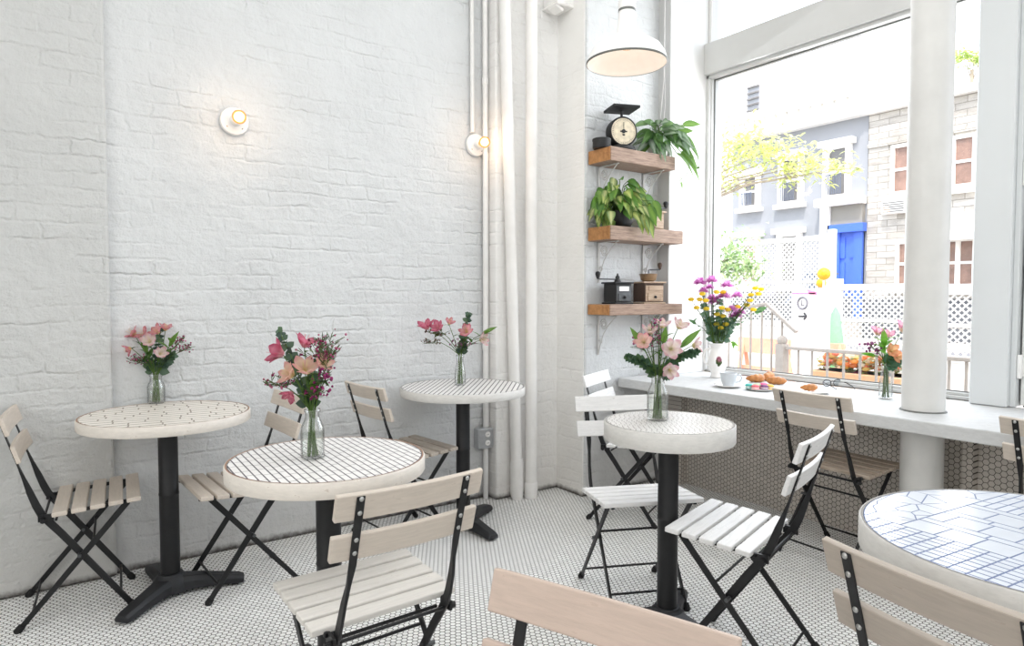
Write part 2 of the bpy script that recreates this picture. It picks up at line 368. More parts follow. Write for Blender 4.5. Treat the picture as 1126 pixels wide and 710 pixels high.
# window_1 : big shop window below a transom bar
wf = MB()
GX = WX + .085
TZ0, TZ1 = 2.725, 2.93
wf.span((WX, YR, TZ0), (WX + .13, YL, TZ1))                             # transom bar
wf.span((WX + .03, YR, TZ0 - .022), (GX + .04, YL, TZ0))
wf.span((WX + .03, YL - .022, .74), (GX + .04, YL, TZ0)); wf.span((WX + .05, YL - .03, .74), (GX + .04, YL, TZ0))
wf.span((WX + .05, YL - .02, TZ1), (GX + .04, YL, 3.52)); wf.span((WX + .05, YR, .74), (GX + .04, YR + .02, 3.52))
wf.span((WX + .045, YR, .727), (GX + .06, YL, .748)); wf.span((WX + .055, YR, .748), (GX + .04, YL, .764))
w1 = structure('window_1', wf, 'framew', bevel=.003)
MB().span((GX - .012, YR + .018, .763), (GX - .004, YL - .028, .7695)).span((GX - .012, YL - .036, .764), (GX - .004, YL - .0295, TZ0 - .02)).span((GX - .012, YR + .018, TZ0 - .029), (GX - .004, YL - .028, TZ0 - .0215)).span((WX + .042, YR, .7255), (WX + .048, YL, .731)).build('gasket', 'trim_dark', w1)
MB().span((WX + .046, YL - .024, TZ1), (WX + .052, YL - .002, 3.52)).build('upper_frame_edge', 'cond', w1)
MB().span((GX - .003, YR + .02, .764), (GX + .003, YL - .03, TZ0 - .02)).build('pane', 'window', w1)
MB().span((GX - .003, YR + .02, TZ1), (GX + .003, YL - .02, 3.52)).build('upper_pane', 'window', w1)
# window_2 : tall hinged casement at the right edge of the frame
DX = 3.70
w2 = structure('window_2', MB().span((DX, .98, .735), (DX + .07, 1.1415, 3.5)).span((DX, .21, .735), (DX + .07, .30, 3.5)).span((DX, .30, .735), (DX + .07, .98, .90)).span((DX, .30, 3.36), (DX + .07, .98, 3.5)), 'plaster', bevel=.004)
MB().span((DX + .03, .29, .89), (DX + .036, .99, 3.37)).build('pane', 'window', w2)
MB().span((DX + .03, 1.135, .735), (DX + .06, 1.152, 3.5)).span((DX - .005, .21, .728), (DX + .06, 1.128, .735)).build('shadow_gap', 'dark', w2)  # dark strips set in the gaps, standing in for their shade
for pz in (onx(1115, 193, 3.69).z, onx(1112, 402, 3.69).z):
    MB().lathe([(.009, -.055), (.011, -.05), (.011, .05), (.009, .055)], 12, (3.675, 1.139, pz)).span((3.685, 1.105, pz - .045), (3.70, 1.15, pz + .045)).build('hinge', 'enamel', w2, smooth=40)
MB().tube([(DX, 1.03, .76), (DX - .03, 1.03, .76), (DX - .03, 1.0, .745)], .007, 8).build('latch', 'dark', w2, smooth=40)

# counter and the round column that pierces it
CX, CT = 2.965, .725
ct = tag(MB().span((CX, -1.1, CT - .058), (WX + .042, PF - .012, CT)).build('window_counter', 'countertop', bevel=.006, seg=2), 'long white painted wooden counter running under the shop window', 'counter')
cc = onz(1015, 455, CT)
pil = MB().lathe([(.087, 0), (.087, CT - .062)], 40, (3.245, 1.365, 0)); 
pcol = structure('trim_column', MB().lathe([(.0865, 0), (.0865, CEIL)], 48, (3.245, 1.365, 0)), 'columnp', smooth=40)
MB().lathe([(.094, CT), (.094, CT + .003), (.087, CT + .006)], 40, (3.245, 1.365, 0)).build('collar', 'trim_dark', pcol, smooth=40)

# ------------------------------------------------------------------ pipes on the corner wall
def pipe(name, label, pts, r, mat, couplings=(), group=None):
    t = thing(name, label, 'pipe', pts[-1], 0, group); o = Vector(pts[-1])
    MB().tube([Vector(p) - o for p in pts], r, 16).build('tube', mat, t, smooth=40)
    for p, rr, h in couplings: MB().lathe([(rr * .9, -h), (rr, -h * .8), (rr, h * .8), (rr * .9, h)], 18, Vector(p) - o).build('coupling', mat, t, smooth=40)
    return t
pb = onz(571, 549, 0); pc = onz(586, 548, 0)
pt1 = ony(557, 0, pb.y); sl = (pt1.x - pb.x) / pt1.z
pipe('water_pipe', 'thick white painted pipe leaning slightly, left of the corner pair', [(pb.x + sl * CEIL, pb.y + .02, CEIL), (pb.x, pb.y + .02, 0)], .034, 'pipe', [((pb.x + sl * .13, pb.y + .02, .13), .040, .12), ((pb.x + sl * 3.2, pb.y + .02, 3.2), .040, .06)])
pipe('drain_pipe', 'thick white painted straight pipe, right of the corner pair', [(pc.x, pc.y + .02, CEIL), (pc.x, pc.y + .02, 0)], .036, 'pipe', [((pc.x, pc.y + .02, .05), .042, .05)])
q = onz(541, 549, 0)
pipe('conduit', 'thin white conduit running from ceiling to floor beside the outlet', [(q.x - .02, LW - .03, CEIL), (q.x - .02, LW - .03, 0)], .0155, 'cond', [((q.x - .02, LW - .03, ony(531, 91, LW).z), .019, .02), ((q.x - .02, LW - .03, .93), .019, .02)])
lq = ony(522, 160, LW); bq = ony(530, 480, LW)
pipe('conduit', 'thin white conduit dropping from the ceiling to the right wall light', [(lq.x - .03, LW - .02, CEIL), (lq.x - .03, LW - .02, lq.z + .07)], .0125, 'cond')
lq2 = ony(533, 175, LW)
pipe('conduit', 'thin white conduit between the right wall light and the outlet box', [(lq2.x, LW - .02, lq.z - .04), (lq2.x, LW - .02, bq.z + .06)], .0125, 'cond')
ob = thing('outlet_box', 'grey metal electrical outlet box on the wall behind the back table', 'outlet', (bq.x, LW - .03, bq.z))
MB().box((0, 0, 0), (.125, .06, .125)).build('box', 'boxm', ob, bevel=.008, seg=2)
MB().box((0, -.032, 0), (.115, .004, .115)).build('cover_plate', 'boxm', ob, bevel=.002)
for s_ in (-1, 1):
    r_ = MB().lathe([(.017, 0), (.017, .004), (.015, .005)], 18, (.0, -.034, .026 * s_), Matrix.Rotation(PI / 2, 3, 'X')).build('receptacle', 'ceramic', ob, smooth=40)
    MB().box((-.006, -.0395, .026 * s_), (.002, .002, .008)).box((.006, -.0395, .026 * s_), (.002, .002, .008)).build('slot', 'dark', r_)
ub = ony(615, 8, 3.25)
u = thing('utility_box', 'white utility box high up in the corner above the pipes', 'box', (ub.x, 3.24, ub.z))
MB().box((0, .0, .09), (.16, .15, .2)).build('housing', 'enamel', u, bevel=.012, seg=2)
MB().box((0, 0, -.015), (.17, .155, .02)).build('bottom_lid', 'ceramic', u, bevel=.005)
MB().box((-.05, -.02, -.035), (.06, .08, .02), Matrix.Rotation(.4, 3, 'Y')).build('bracket', 'ceramic', u, bevel=.003)

# wall lights: bare bulb in a porcelain holder
def wall_light(p, label):
    t = thing('wall_light', label, 'lamp', p, 0, 'bare bulb wall lights'); A = Matrix.Rotation(PI / 2, 3, 'X')
    h = MB().lathe([(.066, 0), (.068, .008), (.063, .02), (.04, .026), (.027, .03), (.025, .055), (.021, .058)], 40, (0, 0, 0), A).build('porcelain_holder', 'ceramic', t, smooth=50)
    for x, z in ((-.035, -.03), (.032, -.033), (-.02, .038)): MB().lathe([(.005, 0), (.004, .003)], 10, (x, -.0215, z), A).build('screw', 'brass' if x < -.03 else 'steel', h, smooth=40)
    MB().lathe([(.013, .05), (.014, .06), (.027, .085), (.033, .105), (.028, .125), (.014, .138), (0, .141)], 24, (0, 0, 0), A).build('bulb', 'bulb', t, smooth=True)
    ld = bpy.data.lights.new('bulb_light', 'POINT'); ld.energy = .7; ld.color = (1, .66, .42); ld.shadow_soft_size = .04
    lo = bpy.data.objects.new('bulb_light', ld); col.objects.link(lo); lo.parent = t; lo.location = (0, -.19, 0)
    return t
wl1 = ony(257, 134, LW)
wall_light((wl1.x, LW - .004, wl1.z), 'bare glowing bulb in white porcelain holder, alone on the left brick wall')
wall_light((lq.x, LW - .004, lq.z), 'bare glowing bulb in white porcelain holder, at the end of the conduit')

# pendant lamp
pl = CAM + ray(689, 70) * (3.0 / F)
pd = thing('pendant_lamp', 'white enamel barn pendant lamp hanging in front of the brick pier', 'lamp', pl)
MB().shell([(.179, .0), (.181, .006), (.179, .012), (.172, .035), (.150, .07), (.112, .097), (.06, .112), (.052, .118)], 56).shell([(.052, .114), (.058, .108), (.110, .093), (.147, .067), (.169, .033), (.176, .012), (.177, .002), (.179, 0)], 56).build('shade', 'enamel', pd, smooth=True)
MB().shell([(.1785, -.002), (.1825, .001), (.1825, .006), (.1795, .007)], 56).build('rim', 'trim_dark', pd, smooth=True)
MB().lathe([(.056, .112), (.05, .125), (.042, .17), (.038, .225), (.037, .23)], 32).build('neck', 'enamel', pd, smooth=50)
MB().lathe([(.039, .23), (.039, .24)], 32).build('gasket_ring', 'trim_dark', pd, smooth=40)
MB().lathe([(.037, .24), (.038, .25), (.038, .29), (.03, .302), (.012, .306), (.012, .33)], 32).build('cap', 'enamel', pd, smooth=50)
MB().tube([(0, 0, .32), (0, 0, CEIL - pl.z)], .007, 10).build('stem', 'enamel', pd, smooth=40)
MB().lathe([(.02, .165), (.02, .12), (.032, .095), (.034, .08), (.02, .064), (0, .062)], 20).build('bulb', 'bulbglass', pd, smooth=True)
MB().lathe([(.006, .105), (.012, .09), (.006, .078), (0, .076)], 12).build('filament', 'filament', pd, smooth=True)
ld = bpy.data.lights.new('pendant_light', 'POINT'); ld.energy = .5; ld.color = (1, .72, .5); ld.shadow_soft_size = .06
lo = bpy.data.objects.new('pendant_light', ld); col.objects.link(lo); lo.parent = pd; lo.location = (0, 0, .05)

# ------------------------------------------------------------------ bistro chair
def rect(a, b, d=0): return [(-a / 2 + d, -b / 2), (a / 2 + d, -b / 2), (a / 2 + d, b / 2), (-a / 2 + d, b / 2)]
UPR = [(-.284, .793), (-.262, .72), (-.230, .615)]
def chair(label, x, y, deg, slat='beige_wood', seat='beige_wood'):
    t = thing('bistro_chair', label, 'chair', (x, y, 0), math.radians(deg), 'folding bistro chairs')
    n = Vector((0, .295, 1)).normalized()
    # seat of five slats sloping gently to the back
    a = math.atan2(.02, .29); R = Matrix.Rotation(a, 3, 'X'); mb = MB()
    for k in range(5):
        yy = -.13 + .0265 + k * .0605
        mb.box((0, yy, .437 + (yy + .13) * math.tan(a) - .009), (.41, .0490, .018), R)
    mb.build('seat', seat, t, bevel=.004, seg=2)
    # steel rails carrying the slats
    for s in (-1, 1):
        MB().sweep([(s * .168, -.135, .419), (s * .168, .162, .440)], rect(.012, .014)).build('seat_rail', 'black', t, bevel=.002)
    # back posts that cross over to become the front legs
    for s in (-1, 1):
        mb = MB()
        pts = [(s * .142, yy, zz) for yy, zz in UPR] + [(s * .145, -.214, .566), (s * .150, -.196, .512), (s * .152, -.178, .46), (s * .152, -.163, .425), (s * .152, -.14, .392), (s * .152, -.1, .338), (s * .152, .126, .012)]
        sec = [rect(.021, .004), rect(.021, .004), rect(.020, .005), rect(.010, .012), rect(.008, .022), rect(.008, .026), rect(.008, .027), rect(.008, .027), rect(.008, .026), rect(.007, .021)]
        mb.sweep(pts, sec); lg = mb.build('leg', 'black', t, bevel=.0015)
        MB().tube([(s * .152, .118, .024), (s * .152, .131, .006), (s * .152, .133, 0)], [.013, .014, .011], 10).build('foot_cap', 'rubber', lg, smooth=50)
        for k, zz in enumerate((.787, .752, .684, .650)):
            yy = -.287 + (.803 - zz) * .306
            MB().ball((s * .142, yy - .0035, zz), .0058, 10, 5, (1, .5, 1)).build('screw', 'chrome', lg, smooth=True)
    # rear legs rising to the front of the seat
    for s in (-1, 1):
        mb = MB(); mb.sweep([(s * .172, .118, .434), (s * .172, -.236, .012)], [rect(.008, .023), rect(.007, .019)])
        lg = mb.build('leg', 'black', t, bevel=.0015)
        MB().tube([(s * .172, -.229, .022), (s * .172, -.243, .006), (s * .172, -.247, 0)], [.013, .014, .011], 10).build('foot_cap', 'rubber', lg, smooth=50)
    for yy, zz, w in ((-.198, .058, .34), (.088, .07, .30), (.0, .293, .33), (-.157, .405, .36), (-.118, .395, .30)):
        MB().tube([(-w / 2, yy, zz), (w / 2, yy, zz)], .0048, 8).build('stretcher', 'black', t, smooth=40)
    for s in (-1, 1):
        MB().tube([(s * .16, -.157, .405), (s * .183, -.157, .405)], .009, 10).box((s * .163, -.148, .412), (.008, .05, .026)).build('hinge_bracket', 'black', t, smooth=40)
        MB().tube([(s * .148, .0405, .130 + .005), (s * .18, .0405, .135)], .006, 8).build('pivot', 'black', t, smooth=40) if 0 else MB().tube([(s * .144, -.046, .252), (s * .184, -.046, .252)], .007, 8).build('pivot', 'steel', t, smooth=40)
    # two back slats on the sitter's side of the posts
    Rb = Matrix.Rotation(math.atan(.306), 3, 'X')
    for zz in (.7685, .6655):
        yy = -.287 + (.803 - zz) * .306
        mb = MB(); N = 8
        o = Vector((0, yy + .0105, zz)); vs = []
        for i in range(N + 1):
            u_ = -.197 + .394 * i / N; bow = .010 * (1 - (u_ / .197) ** 2) 
            mbx = [(-.0075, -.0335), (.0075, -.0335), (.0075, .0335), (-.0075, .0335)]
            for b, c in mbx: vs.append(o + Vector((u_, 0, 0)) + Rb @ Vector((0, b - bow, c)) + Vector((0, .004, 0)))
        fs = [(i * 4 + j, i * 4 + (j + 1) % 4, i * 4 + 4 + (j + 1) % 4, i * 4 + 4 + j) for i in range(N) for j in range(4)] + [(3, 2, 1, 0), (N * 4, N * 4 + 1, N * 4 + 2, N * 4 + 3)]
        mb.add(vs, fs); mb.build('back_slat', slat, t, bevel=.003, seg=2)
    return t
def place_back(px, py, deg, z=.80):      # seat centre of a chair whose back's left top corner stands at a known point
    b = onz(px, py, z); r = math.radians(deg); lx, ly = -.195, -.285
    return b.x - (math.cos(r) * lx - math.sin(r) * ly), b.y - (math.sin(r) * lx + math.cos(r) * ly)
chair('slatted bistro chair at the far left, facing right under the left table', .145, 3.165, -94.5, 'beige_wood', 'beige_wood')
chair('slatted bistro chair between the left and middle tables, its back above the middle table', .63, 3.005, 93.5, 'beige_wood', 'beige_wood')
chair('grey brown slatted bistro chair at the wall left of the back table', 1.566, 3.155, -84, 'beige_wood', 'worn_grey')
chair('slatted bistro chair in front of the middle striped table, seen from behind', .705, 1.69, 2.0, 'beige_wood', 'grey_seat')
chair('bistro chair cut by the bottom edge, only broad pinkish back slats showing', .407, .608, 110.2, 'pink_wood_shaded', 'pink_wood_shaded')
chair('white bistro chair left of the thick rimmed table, facing the viewer behind its column', 1.965, 1.885, 155.5, 'white_wood', 'white_wood')
chair('white bistro chair by the pier at the counter end, partly hidden behind another chair', 2.717, 2.60, -153.4, 'white_wood', 'white_wood')
chair('white bistro chair right of the thick rimmed table, seen side on', 1.955, 1.425, 16.4, 'white_wood', 'white_wood')
chair('bistro chair with bare brown seat drawn up to the window counter left of the column', 3.135, 1.67, -93.2, 'beige_wood', 'worn_wood')
jx, jy = place_back(901, 592, -99.6)
chair('slatted bistro chair at bottom right, its back against the mosaic table', jx, jy, -99.6, 'beige_wood_shaded', 'beige_wood_shaded')
kx, ky = place_back(1097.6, 455, -94, .808)
chair('bistro chair cut by the right edge, at the counter right of the column', kx, ky, -94, 'beige_wood', 'beige_wood')

# ------------------------------------------------------------------ tables
def clip(poly, clipper):
    out = poly
    for i in range(len(clipper)):
        a, b = clipper[i], clipper[(i + 1) % len(clipper)]; inp = out; out = []
        if not inp: return []
        def side(p): return (b[0] - a[0]) * (p[1] - a[1]) - (b[1] - a[1]) * (p[0] - a[0])
        for k in range(len(inp)):
            p, q_ = inp[k], inp[(k + 1) % len(inp)]; sp, sq = side(p), side(q_)
            if sp >= 0: out.append(p)
            if (sp >= 0) != (sq >= 0):
                u_ = sp / (sp - sq); out.append((p[0] + (q_[0] - p[0]) * u_, p[1] + (q_[1] - p[1]) * u_))
    return out
def area(p): return abs(sum(p[i][0] * p[(i + 1) % len(p)][1] - p[(i + 1) % len(p)][0] * p[i][1] for i in range(len(p)))) / 2
def ring(r, n=64): return [(r * math.cos(2 * PI * i / n), r * math.sin(2 * PI * i / n)) for i in range(n)]
def rows(pitch, length, gx, gy, ang, jit=.0, R_=.36):
    out = []; ca, sa = math.cos(ang), math.sin(ang); k = -int(R_ / pitch) - 1
    while k * pitch < R_:
        o_ = random.random() * length; x0 = -R_ - o_
        while x0 < R_:
            L_ = length * random.uniform(1 - jit, 1 + jit)
            p = [(x0 + gx / 2, k * pitch + gy / 2), (x0 + L_ - gx / 2, k * pitch + gy / 2), (x0 + L_ - gx / 2, (k + 1) * pitch - gy / 2), (x0 + gx / 2, (k + 1) * pitch - gy / 2)]
            out.append([(ca * x - sa * y, sa * x + ca * y) for x, y in p]); x0 += L_
        k += 1
    return out
def patchwork():
    """marble mosaic: shards at the left, big squares with strips across the middle, small squares elsewhere (viewer frame)"""
    out = []
    g = .0019
    def R4(x0, y0, x1, y1): out.append([(x0 + g, y0 + g), (x1 - g, y0 + g), (x1 - g, y1 - g), (x0 + g, y1 - g)])
    X0, YB, YT = -.20, -.185, .103
    y = -.37
    while y < YB - .001:                                # near band: small squares
        x = -.37
        while x < .37: R4(x, y, x + .031, y + .0205); x += .031
        y += .0205 + .00005
    y = YB; alt = 0
    while y < YT - .01:                                 # middle: a row of big tiles, then a row of long strips
        x = X0; first = .035 if alt else .068
        while x < .37: R4(x, y, x + first, y + .07); x += first; first = .068
        x = X0; first = .09 if alt else .13
        while x < .37: R4(x, y + .07, x + first, y + .096); x += first; first = .13
        y += .096; alt ^= 1
    x = X0
    while x < .37:                                      # far band: narrow bricks
        y = YT; first = random.uniform(.03, .075)
        while y < .37: R4(x, y, x + .023, y + first); y += first; first = .075
        x += .023
    # shards: irregular cells from jittered points, cut by half planes
    pts = [(random.uniform(-.37, X0), random.uniform(YB, .36)) for _ in range(40)]
    for i, p in enumerate(pts):
        cell = [(-.37, YB + g), (X0 - g, YB + g), (X0 - g, .36), (-.37, .36)]
        for j, q_ in enumerate(pts):
            if i == j: continue
            mx, my = (p[0] + q_[0]) / 2, (p[1] + q_[1]) / 2; dx, dy = q_[0] - p[0], q_[1] - p[1]; L_ = math.hypot(dx, dy)
            mx -= dx / L_ * .0014; my -= dy / L_ * .0014
            res = []
            for k in range(len(cell)):
                a_, b_ = cell[k], cell[(k + 1) % len(cell)]
                sa = (a_[0] - mx) * dx + (a_[1] - my) * dy; sb = (b_[0] - mx) * dx + (b_[1] - my) * dy
                if sa <= 0: res.append(a_)
                if (sa <= 0) != (sb <= 0):
                    u_ = sa / (sa - sb); res.append((a_[0] + (b_[0] - a_[0]) * u_, a_[1] + (b_[1] - a_[1]) * u_))
            cell = res
            if not cell: break
        if cell: out.append(cell)
    a = math.radians(-96)
    ca, sa = math.cos(a), math.sin(a)
    return [[(ca * x - sa * y, sa * x + ca * y) for x, y in p] for p in out]
def table(label, x, y, z, r, rim_h, tiles, tilemat, grout, rim, prongs, edge='edge', colr=.0375):
    t = thing('cafe_table', label, 'table', (x, y, 0), 0, 'round pedestal tables')
    mb = MB(); mb.shell([(0.0001, z - rim_h), (r - .003, z - rim_h), (r, z - rim_h + .004), (r, z - .004), (r - .003, z)], 96)
    mb.shell([(r - .003, z), (r - .009, z), (r - .009, z - .012)], 96)
    top = mb.build('tabletop', rim, t, smooth=40)
    mb = MB(); mb.shell([(r - .0085, z - .010), (r - .0085, z + .0004), (r - .0045, z + .0006)], 96); mb.build('bare_edge', edge, top, smooth=40)
    rr = r - .010; cl = ring(rr - .002); mb = MB()
    mb.lathe([(rr, z - .011), (rr, z - .0005), (0, z - .0005)], 96)
    mb.cur = 1
    for p in tiles:
        if sum(p[i][0] * p[(i + 1) % len(p)][1] - p[(i + 1) % len(p)][0] * p[i][1] for i in range(len(p))) < 0: p = p[::-1]
        p = clip(p, cl)
        if len(p) > 2 and area(p) > 1.2e-5: mb.prism(p, z - .004, z - random.uniform(.00028, .00034))
    mb.build('tile_mosaic', [grout, tilemat], top)
    MB().lathe([(colr, .06), (colr, .415), (colr + .0012, .417), (colr + .0012, .425), (colr, .427), (colr, z - rim_h + .01)], 32).build('column', 'black', t, smooth=40)
    mb = MB(); mb.lathe([(.075, .016), (.07, .05), (.058, .072), (.047, .082), (.047, .088)], 32)
    for a in prongs:
        d = Vector((math.cos(math.radians(a)), math.sin(math.radians(a)), 0)); sd = Vector((-d.y, d.x, 0))
        path = [d * .02 + Vector((0, 0, .045)), d * .10 + Vector((0, 0, .043)), d * .19 + Vector((0, 0, .034)), d * .265 + Vector((0, 0, .026)), d * .285 + Vector((0, 0, .022))]
        secs = []
        for w, h in ((.10, .06), (.078, .052), (.066, .042), (.062, .034), (.056, .024)):
            secs.append([(-w / 2, -h / 2), (w / 2, -h / 2), (w / 2, h * .15), (w * .32, h / 2), (-w * .32, h / 2), (-w / 2, h * .15)])
        pp = path
        # section built by hand so the ridge stays on top
        vs = []; fs = []
        for p, sc in zip(pp, secs):
            for a_, b_ in sc: vs.append(p + sd * a_ + Vector((0, 0, b_)))
        for i in range(4):
            for j in range(6): fs.append((i * 6 + j, i * 6 + (j + 1) % 6, i * 6 + 6 + (j + 1) % 6, i * 6 + 6 + j))
        fs += [tuple(range(5, -1, -1)), tuple(24 + j for j in range(6))]
        mb.add(vs, fs)
    b = mb.build('base', 'base', t, bevel=.004, seg=2, smooth=35)
    for a in prongs:
        MB().lathe([(.016, 0), (.018, .003), (.015, .012)], 14, (.25 * math.cos(math.radians(a)), .25 * math.sin(math.radians(a)), 0)).build('glide', 'rubber', b, smooth=40)
    return t
table('round white tiled table at far left with worn beige rim', .405, 3.06, .76, .322, .042, rows(.046, .10, .006, .011, math.radians(-8), .3), 'tile_c', 'grout_mid', 'rim', (226, 346, 98))
table('round table with dark striped grout, middle of the left side, tall pink bouquet on it', .70, 1.975, .75, .296, .046, rows(.0215, .06, .0034, .0042, math.radians(88), .2), 'tile_w', 'grout_dark', 'rim', (210, 330, 90))
table('round table with striped tile top farthest back by the pipes', 1.825, 3.045, .76, .335, .042, rows(.025, .06, .0012, .0062, math.radians(50), .2), 'tile_w', 'grout_dark', 'rim_white', (-88, 28, 155), 'trim_dark')
table('small round table with thick white rim and fine white square tiles near the counter', 1.878, 1.655, .78, .238, .066, rows(.0185, .0185, .003, .003, math.radians(-36), 0), 'tile_w', 'grout_light', 'rim_white', (30, 150, 270), 'grout_light')
table('round table with blue grouted marble mosaic at the right edge', 1.635, .44, .76, .347, .062, patchwork(), 'tile_b', 'grout_blue', 'rim_white', (90, 210, 330), 'grout_light')

# ------------------------------------------------------------------ shelves on the pier
SX0, SX1, SY = 2.712, 3.352, 2.85
def shelf(z0, z1, label, x1=SX1):
    t = thing('wall_shelf', label, 'shelf', (SX0, PF, z0), 0, 'reclaimed wood shelves')
    MB().span((0.004, SY - PF, 0), (x1 - SX0, -.006, z1 - z0)).build('board', 'shelf', t, bevel=.004, seg=2)
    MB().span((0, SY - PF + .004, .003), (.004, -.01, z1 - z0 - .003)).build('sawn_end', 'shelf_end', t)
    for bx in (.09, .48):
        mb = MB(); mb.box((bx, -.008, -.125), (.014, .005, .25)); mb.box((bx, -.09, -.004), (.014, .17, .005))
        pts = []
        for i in range(30):                       # scrolled strap
            a = i / 29; th = a * 4.6 * PI; rad = .028 * (1 - a) + .008
            pts.append((bx, -.055 + rad * math.cos(th) * .9, -.06 + rad * math.sin(th)))
        mb.tube(pts, .0028, 6)
        mb.tube([(bx, -.01, -.24), (bx, -.03, -.17), (bx, -.055, -.115), (bx, -.1, -.06), (bx, -.165, -.006)], .0032, 6)
        pts = [(bx, -.028 + (.014 * (1 - i / 15) + .003) * math.cos(i * .8), -.165 + (.014 * (1 - i / 15) + .003) * math.sin(i * .8)) for i in range(16)]
        mb.tube(pts, .0025, 6)
        mb.build('scroll_bracket', 'iron', t, smooth=40)
    return t
S1 = (2.035, 2.118); S2 = (1.575, 1.658); S3 = (1.128, 1.194)
shelf(*S1, 'reclaimed wood wall shelf carrying the kitchen scale, topmost of three', 3.27)
shelf(*S2, 'reclaimed wood wall shelf carrying the black plant pot, middle of three')
shelf(*S3, 'reclaimed wood wall shelf carrying two coffee grinders, lowest of three')
# top shelf: tin, scale, trailing plant
z = S1[1]
p = ony(661, 156, 2.95)
tn = thing('round_tin', 'low round black tin at the left end of the top shelf', 'tin', (p.x, 2.945, z))
MB().lathe([(.052, 0), (.054, .004), (.054, .044)], 32).build('body', 'dark', tn, smooth=40); MB().lathe([(.056, .044), (.056, .056), (.052, .059)], 32).build('lid', 'dark', tn, smooth=40)
p = ony(684, 150, 2.93)
sc = thing('kitchen_scale', 'vintage black kitchen scale with round rusty cream dial on the top shelf', 'scale', (p.x, 2.935, z), math.radians(-22)); sc.scale = (1.13, 1.13, 1.13)
MB().lathe([(.075, 0), (.078, .008), (.07, .022), (.05, .03)], 32).build('foot', 'dark', sc, smooth=40)
AX = Matrix.Rotation(PI / 2, 3, 'X')
body = MB().lathe([(.074, -.035), (.079, -.03), (.079, .026), (.074, .032), (.070, .032), (.070, .028)], 40, (0, 0, .102), AX).build('case', 'dark', sc, smooth=40)
MB().lathe([(.070, .0275), (.070, .0295), (0, .0297)], 40, (0, 0, .102), AX).build('dial', 'dial', body, smooth=40)
mb = MB()
for i in range(40):
    a = 2 * PI * i / 40; L_ = .010 if i % 5 == 0 else .005
    mb.box((.061 * math.sin(a), -.0302, .102 + .061 * math.cos(a)), (.0012, .001, L_), Matrix.Rotation(a, 3, 'Y'))
mb.build('tick_marks', 'dark', body)
mb = MB().box((0, -.0312, .122), (.003, .001, .056)).lathe([(.011, 0), (.011, .002)], 14, (0, -.030, .102), AX).box((-.014, -.0312, .101), (.012, .001, .007)).box((.014, -.0312, .101), (.012, .001, .007)).box((0, -.0312, .083), (.014, .001, .008))
mb.build('pointer', 'dark', body)
MB().tube([(0, 0, .175), (0, 0, .215)], .007, 10).build('post', 'dark', sc, smooth=40)
MB().box((0, 0, .222), (.15, .15, .008)).box((0, .072, .228), (.15, .006, .008)).box((0, -.072, .228), (.15, .006, .008)).box((.072, 0, .228), (.006, .15, .008)).box((-.072, 0, .228), (.006, .15, .008)).build('weighing_plate', 'dark', sc, bevel=.002)

def g(h): return lin(h)[:3]
p = ony(722, 156, 2.94)
def potted(name, label, loc, pot, potmat, leaves, fol):
    t = thing(name, label, 'plant', loc)
    MB().lathe(pot, 36).build('pot', potmat, t, smooth=50)
    stem = MB(); lf = MB()
    for base, tip, d, L_, W_, c1, c2, dr in leaves:
        b, e = Vector(base), Vector(tip); m_ = (b + e) / 2 + Vector((0, 0, abs(e.z - b.z) * .25 + .02))
        stem.colr = g('5c7a3a'); stem.tube([b, (b + m_) / 2 + Vector((0, 0, .008)), m_, (m_ + e) / 2, e], .0022, 5)
        lf.leaf(e, d, -FLAT + Vector((random.uniform(-.5, .5), random.uniform(-.3, .3), random.uniform(.1, .9))), L_, W_, c1, dr, c2, n=6)
    stem.build('stems', 'leaf', t, smooth=40); lf.build('foliage', 'leaf', t, smooth=True)
    return t
def wf_(u_, v_, w_): return RT * u_ + FLAT * v_ + Vector((0, 0, w_))     # right / away / up offsets
random.seed(5)
lv = []
for i in range(30):
    a = random.uniform(0, 2 * PI); rr = random.uniform(.02, .10)
    tip = Vector((rr * math.cos(a), rr * math.sin(a) * .6 - .02, random.uniform(.11, .21)))
    d = Vector((math.cos(a), math.sin(a) * .7 - .25, random.uniform(-.3, .3)))
    c = random.choice(['5f8a45', '4c7a3c', '6f9a52', '7f9f78', '3f6b35']); c2 = random.choice(['b9c9b0', '8fb070', '5f8a45'])
    lv.append(((random.uniform(-.03, .03), random.uniform(-.03, .03), .085), tip, d, random.uniform(.085, .13), random.uniform(.042, .06), g(c), g(c2), random.uniform(.1, .7)))
for i in range(26):
    u_ = random.uniform(-.10, .12); d = RT * random.gauss(u_ * 3, .5) + Vector((0, -.8, random.uniform(-.9, .1)))
    lv.append(((random.uniform(-.02, .02), -.02, .085), RT * u_ + Vector((0, -.045 - random.random() * .03, random.uniform(.085, .165))), d, random.uniform(.08, .115), random.uniform(.04, .055), g(random.choice(['5f8a45', '4c7a3c', '6f9a62', '5a7f58'])), g(random.choice(['c3cfc0', 'a4b8a0', '6f9a52'])), random.uniform(.3, .8)))
for u_, w_, L_, dr in ((.10, .155, .10, .1), (.135, .20, .11, .15), (.135, .13, .11, .9), (.115, .07, .13, .9), (.10, .02, .12, 1.0), (.125, .03, .13, 1.1), (.15, .10, .10, .9), (.09, .10, .12, .6), (-.07, .09, .09, .7)):
    o_ = RT * u_ + Vector((0, -.03, w_)); d = RT * (1 if u_ > 0 else -1) + Vector((0, -.2, .15 if w_ > .15 else -.5))
    lv.append(((.02, -.02, .085), o_, d, L_, .052, g('6d9a4a'), g('88b058'), dr))
tp = potted('trailing_plant', 'trailing green plant in a white pot at the right end of the top shelf', (p.x, 2.93, z), [(.05, 0), (.055, .004), (.066, .085), (.067, .09), (.06, .09), (.058, .075), (0, .075)], 'ceramic', lv, 'leaf')
